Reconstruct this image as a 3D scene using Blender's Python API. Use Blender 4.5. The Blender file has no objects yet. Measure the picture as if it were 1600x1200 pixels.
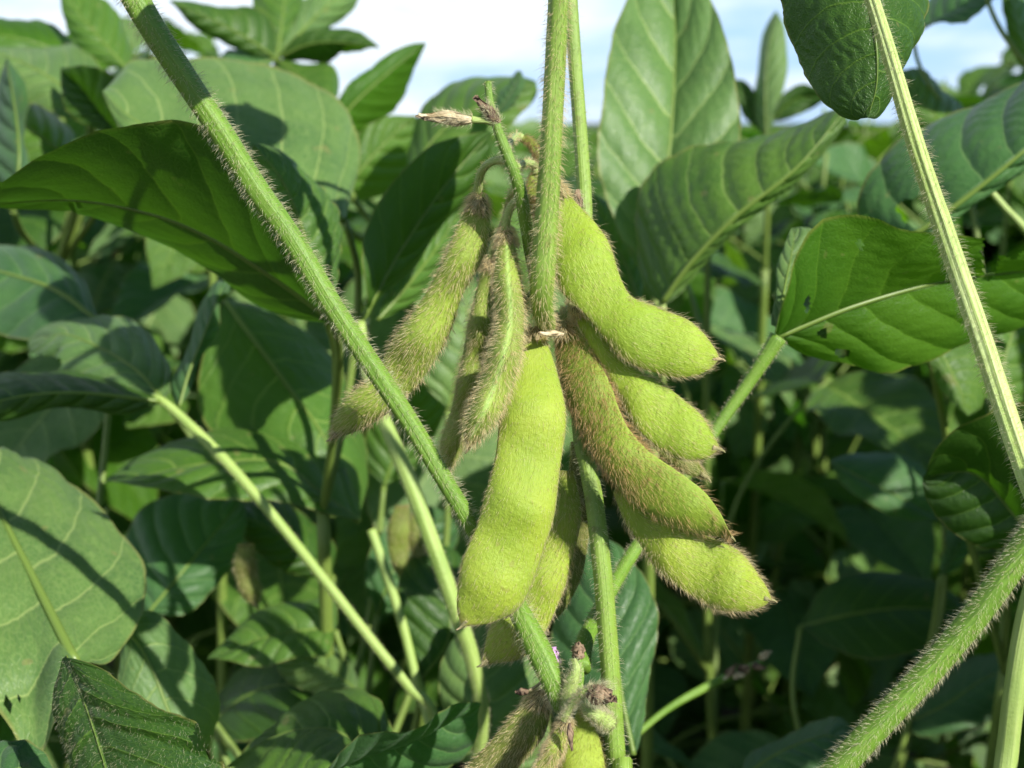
import bpy, math, random
import numpy as np
from mathutils import Vector, Matrix

random.seed(7)
RNG = np.random.default_rng(7)
C = bpy.context.scene.collection
SC = bpy.context.scene

# ------------------------------------------------------------------ camera frame
F = 1931.0
PITCH = math.radians(12.0)
CAM = np.array([0.0, 0.0, 0.62])
FW = np.array([0.0, math.cos(PITCH), -math.sin(PITCH)])
UP = np.array([0.0, math.sin(PITCH), math.cos(PITCH)])
RT = np.array([1.0, 0.0, 0.0])
SUN = np.array([0.58, -0.60, 0.62]); SUN /= np.linalg.norm(SUN)


def P(x, y, d):
    """a place seen along pixel x, y of the photograph, d metres away"""
    return CAM + d * (FW + RT * ((x - 800.0) / F) - UP * ((y - 600.0) / F))


OFF = 0.0      # a plant's shift in depth, added while its leaves are laid out


def proj(p):
    q = p - CAM
    d = q @ FW
    return 800 + F * (q @ RT) / d, 600 - F * (q @ UP) / d, d


def cr(pts, n, arc=True):
    """Catmull-Rom through pts, n samples evenly spaced by length"""
    p = np.asarray(pts, float)
    k = len(p)
    if k == 2:
        t = np.linspace(0, 1, n)[:, None]
        return p[0] * (1 - t) + p[1] * t
    e = np.vstack([2 * p[0] - p[1], p, 2 * p[-1] - p[-2]])
    out = []
    m = 14
    for i in range(k - 1):
        p0, p1, p2, p3 = e[i:i + 4]
        t = np.linspace(0, 1, m, endpoint=False)[:, None]
        out.append(0.5 * (2 * p1 + (p2 - p0) * t + (2 * p0 - 5 * p1 + 4 * p2 - p3) * t ** 2 + (3 * p1 - p0 - 3 * p2 + p3) * t ** 3))
    out = np.vstack(out + [p[-1:]])
    w = out[:, :2] if arc else out
    s = np.concatenate([[0], np.cumsum(np.linalg.norm(np.diff(w, axis=0), axis=1))])
    q = np.linspace(0, s[-1], n)
    return np.stack([np.interp(q, s, out[:, j]) for j in range(p.shape[1])], 1)


def norm(v):
    return v / np.maximum(np.linalg.norm(v, axis=-1, keepdims=True), 1e-12)


# ------------------------------------------------------------------ materials
def nt(name):
    m = bpy.data.materials.new(name)
    m.use_nodes = True
    t = m.node_tree
    t.nodes.clear()
    return m, t


class N:
    def __init__(s, t): s.t = t

    def new(s, typ, **kw):
        n = s.t.nodes.new(typ)
        for k, v in kw.items(): setattr(n, k, v)
        return n

    def link(s, a, b): s.t.links.new(a, b)

    def val(s, x, sock):
        if hasattr(x, 'type') and hasattr(x, 'links'): s.link(x, sock)
        else: sock.default_value = x

    def math(s, op, a, b=0.0, c=0.0, clamp=False):
        n = s.new('ShaderNodeMath', operation=op, use_clamp=clamp)
        s.val(a, n.inputs[0]); s.val(b, n.inputs[1]); s.val(c, n.inputs[2])
        return n.outputs[0]

    def sstep(s, x, lo, hi):
        n = s.new('ShaderNodeMapRange', interpolation_type='SMOOTHSTEP')
        s.val(x, n.inputs[0]); s.val(lo, n.inputs[1]); s.val(hi, n.inputs[2])
        n.inputs[3].default_value = 0; n.inputs[4].default_value = 1
        return n.outputs[0]

    def mix(s, f, a, b, blend='MIX'):
        n = s.new('ShaderNodeMix', data_type='RGBA', blend_type=blend)
        s.val(f, n.inputs[0]); s.val(a, n.inputs[6]); s.val(b, n.inputs[7])
        return n.outputs[2]

    def noise(s, vec, scale, detail=3, rough=0.55):
        n = s.new('ShaderNodeTexNoise')
        if vec is not None: s.link(vec, n.inputs['Vector'])
        n.inputs['Scale'].default_value = scale; n.inputs['Detail'].default_value = detail
        n.inputs['Roughness'].default_value = rough
        return n.outputs[0]


def rgb(r, g, b): return (r, g, b, 1.0)


def leaf_material(name, base, vein, trans, nlat=7.0, gloss=0.42, transw=0.34, bump=1.0, spec=0.45, sheen=0.12):
    m, t = nt(name)
    g = N(t)
    uvn = g.new('ShaderNodeUVMap', uv_map='UVMap')
    sep = g.new('ShaderNodeSeparateXYZ'); g.link(uvn.outputs[0], sep.inputs[0])
    u, vv = sep.outputs[0], sep.outputs[1]
    v = g.math('MULTIPLY', g.math('SUBTRACT', vv, 0.5), 2.0)
    a = g.math('ABSOLUTE', v)
    side = g.math('GREATER_THAN', v, 0.0)
    info = g.new('ShaderNodeObjectInfo'); rnd = info.outputs['Random']
    tc = g.new('ShaderNodeTexCoord')
    wob = g.noise(uvn.outputs[0], 5.0, 2)
    su = g.math('SUBTRACT', u, g.math('MULTIPLY', g.math('POWER', a, 1.25), 0.24))
    su = g.math('ADD', su, g.math('MULTIPLY', g.math('SUBTRACT', wob, 0.5), 0.05))
    ph = g.math('ADD', g.math('MULTIPLY', su, nlat), g.math('MULTIPLY', side, 0.42))
    fr = g.math('FRACT', ph)
    dl = g.math('ABSOLUTE', g.math('SUBTRACT', fr, 0.5))
    wv = g.math('MULTIPLY_ADD', a, -0.022, 0.036)
    lat = g.math('SUBTRACT', 1.0, g.sstep(dl, g.math('MULTIPLY', wv, 0.3), g.math('MULTIPLY', wv, 1.6)))
    mw = g.math('MULTIPLY_ADD', u, -0.022, 0.034)
    midm = g.math('SUBTRACT', 1.0, g.sstep(a, g.math('MULTIPLY', mw, 0.5), g.math('MULTIPLY', mw, 1.25)))
    vein1 = g.math('MAXIMUM', g.math('MULTIPLY', lat, 0.75), midm)
    # small net of tertiary veins
    mp = g.new('ShaderNodeMapping'); g.link(uvn.outputs[0], mp.inputs[0]); mp.inputs['Scale'].default_value = (1.5, 1.0, 1.0)
    vor = g.new('ShaderNodeTexVoronoi', feature='DISTANCE_TO_EDGE'); g.link(mp.outputs[0], vor.inputs['Vector'])
    vor.inputs['Scale'].default_value = 46.0
    net = g.math('SUBTRACT', 1.0, g.sstep(vor.outputs['Distance'], 0.0, 0.16))
    bulge = g.math('SUBTRACT', 1.0, g.math('POWER', g.math('MULTIPLY', g.math('SUBTRACT', 0.5, dl), 2.0), 2.4))
    fine = g.noise(tc.outputs['Object'], 900.0, 3, 0.6)
    big = g.noise(tc.outputs['Object'], 42.0, 3, 0.6)
    col = g.mix(g.math('MULTIPLY', rnd, 0.75), rgb(*base), rgb(base[0] * 1.55, base[1] * 1.22, base[2] * 1.1))
    col = g.mix(g.sstep(big, 0.38, 0.68), col, rgb(base[0] * 0.78, base[1] * 0.8, base[2] * 0.85))
    col = g.mix(g.math('MULTIPLY', g.sstep(fine, 0.5, 0.75), 0.28), col, rgb(base[0] * 1.9, base[1] * 1.55, base[2] * 1.6))
    spots = g.noise(tc.outputs['Object'], 190.0, 1)
    col = g.mix(g.math('MULTIPLY', g.sstep(spots, 0.735, 0.76), 0.5), col, rgb(0.22, 0.20, 0.07))
    col = g.mix(g.math('MULTIPLY', net, 0.22), col, rgb(*vein))
    col = g.mix(g.math('MULTIPLY', vein1, 0.85), col, rgb(*vein))
    edge = g.sstep(a, 0.955, 0.995)
    col = g.mix(g.math('MULTIPLY', edge, 0.55), col, rgb(0.26, 0.24, 0.07))
    tcol = g.mix(g.math('MULTIPLY', vein1, 0.5), rgb(*trans), rgb(trans[0] * 1.5, trans[1] * 1.15, trans[2]))
    tcol = g.mix(g.math('MULTIPLY', net, 0.35), tcol, rgb(trans[0] * 0.45, trans[1] * 0.6, trans[2] * 0.5))
    tcol = g.mix(g.math('MULTIPLY', g.sstep(big, 0.35, 0.7), 0.4), tcol, rgb(trans[0] * 0.5, trans[1] * 0.7, trans[2] * 0.5))
    h = g.math('MULTIPLY', bulge, 0.55)
    h = g.math('SUBTRACT', h, g.math('MULTIPLY', net, 0.055))
    h = g.math('SUBTRACT', h, g.math('MULTIPLY', midm, 0.5))
    h = g.math('ADD', h, g.math('MULTIPLY', fine, 0.10))
    h = g.math('ADD', h, g.math('MULTIPLY', big, 0.9))
    bp = g.new('ShaderNodeBump'); g.link(h, bp.inputs['Height'])
    bp.inputs['Strength'].default_value = 0.75; bp.inputs['Distance'].default_value = 0.0011 * bump
    pr = g.new('ShaderNodeBsdfPrincipled')
    g.link(col, pr.inputs['Base Color']); g.link(bp.outputs[0], pr.inputs['Normal'])
    g.val(g.math('MULTIPLY_ADD', fine, 0.2, gloss - 0.1), pr.inputs['Roughness'])
    pr.inputs['Specular IOR Level'].default_value = spec
    pr.inputs['Sheen Weight'].default_value = sheen; pr.inputs['Sheen Roughness'].default_value = 0.5
    pr.inputs['Sheen Tint'].default_value = rgb(0.8, 0.95, 0.85)
    tl = g.new('ShaderNodeBsdfTranslucent'); g.link(tcol, tl.inputs[0]); g.link(bp.outputs[0], tl.inputs['Normal'])
    mx = g.new('ShaderNodeMixShader'); mx.inputs[0].default_value = transw
    g.link(pr.outputs[0], mx.inputs[1]); g.link(tl.outputs[0], mx.inputs[2])
    o = g.new('ShaderNodeOutputMaterial'); g.link(mx.outputs[0], o.inputs[0])
    return m


def stem_material(name, base, alt, rough=0.5, streak=0.5, blotch=None):
    m, t = nt(name)
    g = N(t)
    uvn = g.new('ShaderNodeUVMap', uv_map='UVMap')
    tc = g.new('ShaderNodeTexCoord')
    mp = g.new('ShaderNodeMapping'); g.link(uvn.outputs[0], mp.inputs[0]); mp.inputs['Scale'].default_value = (2.0, 13.0, 1.0)
    s1 = g.noise(mp.outputs[0], 2.0, 4)
    n2 = g.noise(tc.outputs['Object'], 120.0, 4)
    f = g.noise(tc.outputs['Object'], 1500.0, 2)
    col = g.mix(g.math('MULTIPLY', g.sstep(s1, 0.38, 0.62), streak), rgb(*base), rgb(*alt))
    col = g.mix(g.math('MULTIPLY', g.sstep(n2, 0.42, 0.72), 0.4), col, rgb(base[0] * 0.62, base[1] * 0.72, base[2] * 0.6))
    if blotch: col = g.mix(g.math('MULTIPLY', g.sstep(g.noise(tc.outputs['Object'], 260.0, 3), 0.60, 0.72), 0.5), col, rgb(*blotch))
    bp = g.new('ShaderNodeBump'); g.link(g.math('ADD', g.math('MULTIPLY', s1, 1.2), g.math('MULTIPLY', f, .4)), bp.inputs['Height'])
    bp.inputs['Strength'].default_value = 0.5; bp.inputs['Distance'].default_value = 0.0004
    pr = g.new('ShaderNodeBsdfPrincipled'); g.link(col, pr.inputs['Base Color']); g.link(bp.outputs[0], pr.inputs['Normal'])
    pr.inputs['Roughness'].default_value = rough; pr.inputs['Specular IOR Level'].default_value = 0.4
    pr.inputs['Subsurface Weight'].default_value = 0.15; pr.inputs['Subsurface Radius'].default_value = (1, 1, 0.3)
    pr.inputs['Subsurface Scale'].default_value = 0.0008
    o = g.new('ShaderNodeOutputMaterial'); g.link(pr.outputs[0], o.inputs[0])
    return m


def pod_material(name, base, alt, brown, suture=0.5, sut=None):
    m, t = nt(name)
    g = N(t)
    uvn = g.new('ShaderNodeUVMap', uv_map='UVMap')
    sep = g.new('ShaderNodeSeparateXYZ'); g.link(uvn.outputs[0], sep.inputs[0])
    u, v = sep.outputs[0], sep.outputs[1]
    tc = g.new('ShaderNodeTexCoord')
    big = g.noise(tc.outputs['Object'], 95.0, 4)
    fine = g.noise(tc.outputs['Object'], 1300.0, 3, 0.65)
    mp = g.new('ShaderNodeMapping'); g.link(uvn.outputs[0], mp.inputs[0]); mp.inputs['Scale'].default_value = (9.0, 60.0, 1.0)
    fib = g.noise(mp.outputs[0], 3.0, 3)
    col = g.mix(g.sstep(big, 0.35, 0.68), rgb(*base), rgb(*alt))
    col = g.mix(g.math('MULTIPLY', g.sstep(fib, 0.45, 0.7), 0.22), col, rgb(min(1, base[0] * 1.35), min(1, base[1] * 1.25), base[2] * 1.8))
    # v runs once round the section: sutures at 0, 0.5, 1
    s = g.math('ABSOLUTE', g.math('SUBTRACT', g.math('FRACT', g.math('MULTIPLY', v, 2.0)), 0.5))
    sm = g.sstep(s, 0.405, 0.5)
    col = g.mix(g.math('MULTIPLY', sm, suture), col, rgb(*(sut or brown)))
    tipm = g.sstep(g.math('ADD', u, g.math('MULTIPLY', g.math('SUBTRACT', big, 0.5), 0.12)), 0.92, 1.0)
    col = g.mix(g.math('MULTIPLY', tipm, 0.75), col, rgb(*brown))
    bas = g.sstep(g.math('SUBTRACT', 1.0, u), 0.93, 1.0)
    col = g.mix(g.math('MULTIPLY', bas, 0.6), col, rgb(*brown))
    spk = g.sstep(g.noise(tc.outputs['Object'], 620.0, 1), 0.72, 0.76)
    col = g.mix(g.math('MULTIPLY', spk, 0.38), col, rgb(*brown))
    bp = g.new('ShaderNodeBump'); g.link(g.math('ADD', g.math('MULTIPLY', fib, 0.5), g.math('ADD', fine, g.math('MULTIPLY', big, 1.5))), bp.inputs['Height'])
    bp.inputs['Strength'].default_value = 0.5; bp.inputs['Distance'].default_value = 0.0005
    pr = g.new('ShaderNodeBsdfPrincipled'); g.link(col, pr.inputs['Base Color']); g.link(bp.outputs[0], pr.inputs['Normal'])
    pr.inputs['Roughness'].default_value = 0.55; pr.inputs['Specular IOR Level'].default_value = 0.3
    pr.inputs['Subsurface Weight'].default_value = 0.25; pr.inputs['Subsurface Radius'].default_value = (1, 1, 0.25)
    pr.inputs['Subsurface Scale'].default_value = 0.0015
    pr.inputs['Sheen Weight'].default_value = 0.15; pr.inputs['Sheen Roughness'].default_value = 0.4
    pr.inputs['Sheen Tint'].default_value = rgb(1, 0.95, 0.7)
    o = g.new('ShaderNodeOutputMaterial'); g.link(pr.outputs[0], o.inputs[0])
    return m


def hair_material(name, col, tw=0.45):
    m, t = nt(name)
    g = N(t)
    geo = g.new('ShaderNodeNewGeometry')
    c = g.mix(geo.outputs['Random Per Island'], rgb(*col), rgb(col[0] * 0.84, col[1] * 0.76, col[2] * 0.64))
    pr = g.new('ShaderNodeBsdfPrincipled'); g.link(c, pr.inputs['Base Color'])
    pr.inputs['Roughness'].default_value = 0.35; pr.inputs['Specular IOR Level'].default_value = 0.5
    tl = g.new('ShaderNodeBsdfTranslucent'); g.link(c, tl.inputs[0])
    mx = g.new('ShaderNodeMixShader'); mx.inputs[0].default_value = tw
    g.link(pr.outputs[0], mx.inputs[1]); g.link(tl.outputs[0], mx.inputs[2])
    o = g.new('ShaderNodeOutputMaterial'); g.link(mx.outputs[0], o.inputs[0])
    return m


def dry_material(name, a, b):
    m, t = nt(name)
    g = N(t)
    tc = g.new('ShaderNodeTexCoord')
    n1 = g.noise(tc.outputs['Object'], 420.0, 4)
    col = g.mix(g.sstep(n1, 0.38, 0.62), rgb(*a), rgb(*b))
    bp = g.new('ShaderNodeBump'); g.link(n1, bp.inputs['Height']); bp.inputs['Distance'].default_value = 0.0008
    pr = g.new('ShaderNodeBsdfPrincipled'); g.link(col, pr.inputs['Base Color']); g.link(bp.outputs[0], pr.inputs['Normal'])
    pr.inputs['Roughness'].default_value = 0.8
    o = g.new('ShaderNodeOutputMaterial'); g.link(pr.outputs[0], o.inputs[0])
    return m


M = {}
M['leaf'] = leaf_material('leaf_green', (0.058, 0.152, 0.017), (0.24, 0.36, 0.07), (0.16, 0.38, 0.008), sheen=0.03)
M['leaf_pale'] = leaf_material('leaf_pale_green', (0.092, 0.198, 0.050), (0.34, 0.45, 0.14), (0.18, 0.38, 0.012), sheen=0.08, gloss=0.46)
M['leaf_blue'] = leaf_material('leaf_blue_green', (0.050, 0.145, 0.040), (0.18, 0.32, 0.10), (0.10, 0.32, 0.012), gloss=0.40, sheen=0.08)
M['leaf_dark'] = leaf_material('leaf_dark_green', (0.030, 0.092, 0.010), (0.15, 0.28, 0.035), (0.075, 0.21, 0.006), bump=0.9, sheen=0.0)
M['leaf_clear'] = leaf_material('leaf_thin_bright_green', (0.056, 0.155, 0.014), (0.12, 0.26, 0.026), (0.20, 0.46, 0.010), transw=0.5, bump=0.8, nlat=8.0, sheen=0.0)
M['leaf_crinkle'] = leaf_material('leaf_puckered_green', (0.062, 0.155, 0.022), (0.24, 0.36, 0.085), (0.16, 0.38, 0.010), bump=1.3, nlat=8.0, sheen=0.04)
M['stem'] = stem_material('stem_green', (0.120, 0.235, 0.022), (0.19, 0.31, 0.045))
M['stem_main'] = stem_material('stem_main_green', (0.170, 0.280, 0.035), (0.27, 0.38, 0.08), blotch=(0.12, 0.10, 0.03))
M['stem_pale'] = stem_material('stem_pale_green', (0.34, 0.46, 0.12), (0.48, 0.58, 0.24), streak=0.9)
M['stem_back'] = stem_material('stem_dull_green', (0.13, 0.20, 0.035), (0.20, 0.27, 0.06))
M['rib'] = hair_material('midrib_yellow_green', (0.25, 0.40, 0.085), 0.45)
M['stem_sun'] = stem_material('stem_light_green', (0.25, 0.37, 0.075), (0.35, 0.46, 0.14), streak=.8)
M['stem_mid'] = stem_material('stem_mid_green', (0.28, 0.39, 0.10), (0.40, 0.48, 0.18))
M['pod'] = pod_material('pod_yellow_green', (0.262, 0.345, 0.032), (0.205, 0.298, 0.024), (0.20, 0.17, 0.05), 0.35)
M['pod_fresh'] = pod_material('pod_fresh_green', (0.250, 0.355, 0.028), (0.198, 0.308, 0.021), (0.20, 0.17, 0.05), 0.28)
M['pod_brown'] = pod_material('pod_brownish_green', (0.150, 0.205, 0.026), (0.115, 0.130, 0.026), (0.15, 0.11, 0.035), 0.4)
M['pod_fuzzy'] = pod_material('pod_shaggy_green', (0.205, 0.300, 0.026), (0.165, 0.230, 0.026), (0.17, 0.13, 0.04), 0.35, (0.26, 0.40, 0.06))
M['pod_hairy'] = pod_material('pod_hairy_green', (0.235, 0.330, 0.035), (0.19, 0.265, 0.036), (0.22, 0.18, 0.07), 0.25)
M['pod_edge'] = pod_material('pod_edge_green', (0.235, 0.32, 0.045), (0.19, 0.26, 0.045), (0.22, 0.18, 0.07), 0.8, (0.34, 0.50, 0.13))
M['hair_gold'] = hair_material('hair_golden', (0.97, 0.90, 0.64), 0.6)
M['hair_tan'] = hair_material('hair_tan', (0.80, 0.62, 0.33), 0.5)
M['hair_brown'] = hair_material('hair_brown', (0.55, 0.40, 0.20))
M['hair_pale'] = hair_material('hair_pale', (0.88, 0.88, 0.66), 0.5)
M['hair_fine'] = hair_material('hair_fine_yellow', (0.60, 0.60, 0.20))
M['dry'] = dry_material('dried_petal', (0.34, 0.26, 0.14), (0.62, 0.52, 0.34))
M['dry_dark'] = dry_material('dried_dark', (0.10, 0.065, 0.04), (0.26, 0.18, 0.11))
M['purple'] = dry_material('purple_petal', (0.52, 0.24, 0.62), (0.66, 0.38, 0.74))
M['calyx'] = dry_material('calyx_brown_green', (0.20, 0.20, 0.08), (0.34, 0.27, 0.15))


# ------------------------------------------------------------------ mesh output
def thing(name, base, label, cat, group=None):
    o = bpy.data.objects.new(name, None)
    o.empty_display_size = 0.02
    C.objects.link(o)
    o.location = base
    o['label'] = label; o['category'] = cat
    if group: o['group'] = group
    return o


def origin(parent):
    """world place of a thing's base, walking up the parents"""
    v = np.zeros(3)
    while parent is not None:
        v += np.array(parent.location); parent = parent.parent
    return v


def build(name, verts, faces, mat, parent=None, uv=None, smooth=True, label=None, kind=None):
    """faces: list of int arrays (k,3) / (k,4); uv: per vertex; verts in world metres"""
    v = np.asarray(verts, np.float32) - origin(parent).astype(np.float32)
    me = bpy.data.meshes.new(name)
    fs = [np.asarray(f, np.int32) for f in (faces if isinstance(faces, list) else [faces]) if len(f)]
    loops = np.concatenate([f.ravel() for f in fs])
    sizes = np.concatenate([np.full(len(f), f.shape[1], np.int32) for f in fs])
    starts = np.concatenate([[0], np.cumsum(sizes)[:-1]]).astype(np.int32)
    me.vertices.add(len(v)); me.vertices.foreach_set('co', v.ravel())
    me.loops.add(len(loops)); me.loops.foreach_set('vertex_index', loops)
    me.polygons.add(len(sizes)); me.polygons.foreach_set('loop_start', starts)
    me.polygons.foreach_set('loop_total', sizes)
    me.polygons.foreach_set('use_smooth', np.full(len(sizes), smooth))
    if uv is not None:
        l = me.uv_layers.new(name='UVMap')
        l.data.foreach_set('uv', np.asarray(uv, np.float32)[loops].ravel())
    me.update(calc_edges=True); me.validate()
    for mm in (mat if isinstance(mat, (list, tuple)) else [mat]): me.materials.append(mm)
    o = bpy.data.objects.new(name, me)
    C.objects.link(o)
    if parent is not None: o.parent = parent
    if label: o['label'] = label
    if kind: o['kind'] = kind
    return o


def grid_faces(nu, nv, wrap=False):
    i = np.arange(nu - 1)[:, None]; j = np.arange(nv if wrap else nv - 1)[None, :]
    j2 = (j + 1) % nv
    a = i * nv + j; b = i * nv + j2; c = (i + 1) * nv + j2; d = (i + 1) * nv + j
    return np.stack([a, b, c, d], -1).reshape(-1, 4)


def grid_normals(G, wrap=False):
    du = np.gradient(G, axis=0)
    if wrap: dv = np.roll(G, -1, 1) - np.roll(G, 1, 1)
    else: dv = np.gradient(G, axis=1)
    return norm(np.cross(du, dv)), norm(du), du, dv


def hairs(name, G, parent, mat, n, length, wid, lean=0.5, wrap=True, out=1, weight=None, jit=0.35, droop=0.0, label=None):
    """n tapering hairs on a grid surface G (nu, nv, 3)"""
    nu, nv = G.shape[:2]
    nr, tu, du, dv = grid_normals(G, wrap)
    nr = nr * out
    area = np.linalg.norm(np.cross(du, dv), axis=-1)
    if weight is not None: area = area * weight
    q = G - CAM; dep = np.maximum(q @ FW, .01)
    sx = 800 + F * (q @ RT) / dep; sy = 600 - F * (q @ UP) / dep
    area = area * np.where((sx > -200) & (sx < 1800) & (sy > -200) & (sy < 1400), 1.0, .12)   # sparser far down the stem
    area[-1] *= 0.5
    p = area.ravel() / area.sum()
    idx = RNG.choice(nu * nv, n, p=p)
    i, j = idx // nv, idx % nv
    fi = np.clip(i + RNG.uniform(-0.5, 0.5, n), 0, nu - 1.001); fj = j + RNG.uniform(-0.5, 0.5, n)
    if wrap: fj = fj % nv
    else: fj = np.clip(fj, 0, nv - 1.001)
    i0 = fi.astype(int); j0 = fj.astype(int); a = (fi - i0)[:, None]; b = (fj - j0)[:, None]
    i1 = np.minimum(i0 + 1, nu - 1); j1 = (j0 + 1) % nv if wrap else np.minimum(j0 + 1, nv - 1)
    bi = lambda A: (A[i0, j0] * (1 - a) * (1 - b) + A[i1, j0] * a * (1 - b) + A[i0, j1] * (1 - a) * b + A[i1, j1] * a * b)
    pos = bi(G); nn = norm(bi(nr)); tt = norm(bi(tu))
    le = lean + RNG.normal(0, jit * 0.6, n)
    d = norm(nn * np.maximum(0.25, 1.0 + RNG.normal(0, 0.15, n))[:, None] + tt * le[:, None] + RNG.normal(0, jit * 0.45, (n, 3)))
    L = length * RNG.uniform(0.45, 1.25, n)[:, None]
    bend = norm(tt * 0.8 + RNG.normal(0, 0.5, (n, 3)) + np.array([0, 0, -droop]))
    mid = pos + d * L * 0.55
    tip = pos + d * L * 0.95 + bend * L * 0.28
    s = norm(np.cross(d, RNG.normal(0, 1, (n, 3)))); q = np.cross(d, s)
    w = wid * RNG.uniform(0.75, 1.25, n)[:, None]
    ring = [(s * math.cos(k * 2.094) + q * math.sin(k * 2.094)) for k in range(3)]
    base0 = pos - nn * w
    V = np.stack([base0 + ring[0] * w, base0 + ring[1] * w, base0 + ring[2] * w,
                  mid + ring[0] * w * .7, mid + ring[1] * w * .7, mid + ring[2] * w * .7, tip], 1)
    o7 = (np.arange(n) * 7)[:, None]
    quads = np.vstack([o7 + np.array([k, (k + 1) % 3, 3 + (k + 1) % 3, 3 + k]) for k in range(3)])
    tris = np.vstack([o7 + np.array([3 + k, 3 + (k + 1) % 3, 6]) for k in range(3)])
    ob = build(name, V.reshape(-1, 3), [quads, tris], mat, parent, label=label)
    ob['kind'] = 'stuff'
    return ob


# ------------------------------------------------------------------ organs
def tube_grid(pts, rad, nu=60, nv=14, ribs=0, ribamp=0.06, phase=0.3, wob=0.0):
    c = cr(pts, nu, arc=False)
    k = len(rad)
    r = np.interp(np.linspace(0, 1, nu), np.linspace(0, 1, k), rad)
    r = np.convolve(np.pad(r, 2, mode='edge'), [.1, .2, .4, .2, .1], 'valid')
    if wob:
        t = np.linspace(0, 1, nu)
        r = r * (1 + wob * (np.sin(t * 37 + phase * 9) * .5 + np.sin(t * 83 + phase) * .5))
    tg = norm(np.gradient(c, axis=0))
    a = np.array([0, 1.0, 0.1]); a = a - tg[0] * (a @ tg[0]); a = a / np.linalg.norm(a)
    A = [a]
    for i in range(1, nu):
        a = A[-1] - tg[i] * (A[-1] @ tg[i]); A.append(a / np.linalg.norm(a))
    A = np.array(A); B = np.cross(tg, A)
    th = np.linspace(0, 2 * math.pi, nv, endpoint=False)
    prof = 1 + (ribamp * np.cos(ribs * th + phase) if ribs else 0 * th)
    return c[:, None] + (A[:, None] * np.cos(th)[None, :, None] + B[:, None] * np.sin(th)[None, :, None]) * (r[:, None] * prof[None])[..., None]


def tube(name, pts, rad, mat, parent, nu=60, nv=14, ribs=0, ribamp=0.06, label=None, cap=True, wob=0.0, ret=False):
    G = tube_grid(pts, rad, nu, nv, ribs, ribamp, wob=wob)
    nu, nv = G.shape[:2]
    V = G.reshape(-1, 3); fs = [grid_faces(nu, nv, True)]
    uv = np.stack(np.meshgrid(np.linspace(0, 1, nu), np.linspace(0, 1, nv, endpoint=False), indexing='ij'), -1).reshape(-1, 2)
    if cap:
        V = np.vstack([V, G[0].mean(0)[None], G[-1].mean(0)[None]])
        uv = np.vstack([uv, [[0, 0]], [[1, 0]]])
        j = np.arange(nv); j2 = (j + 1) % nv
        fs.append(np.stack([np.full(nv, nu * nv), j2, j], 1))
        fs.append(np.stack([np.full(nv, nu * nv + 1), (nu - 1) * nv + j, (nu - 1) * nv + j2], 1))
    o = build(name, V, fs, mat, parent, uv=uv, label=label)
    return (o, G) if ret else o


def pxl(pts):
    """[(x, y, d)] -> world"""
    return np.array([P(p[0], p[1], p[2] + OFF) for p in pts])


def mm(px, d): return px * d / F


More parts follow.
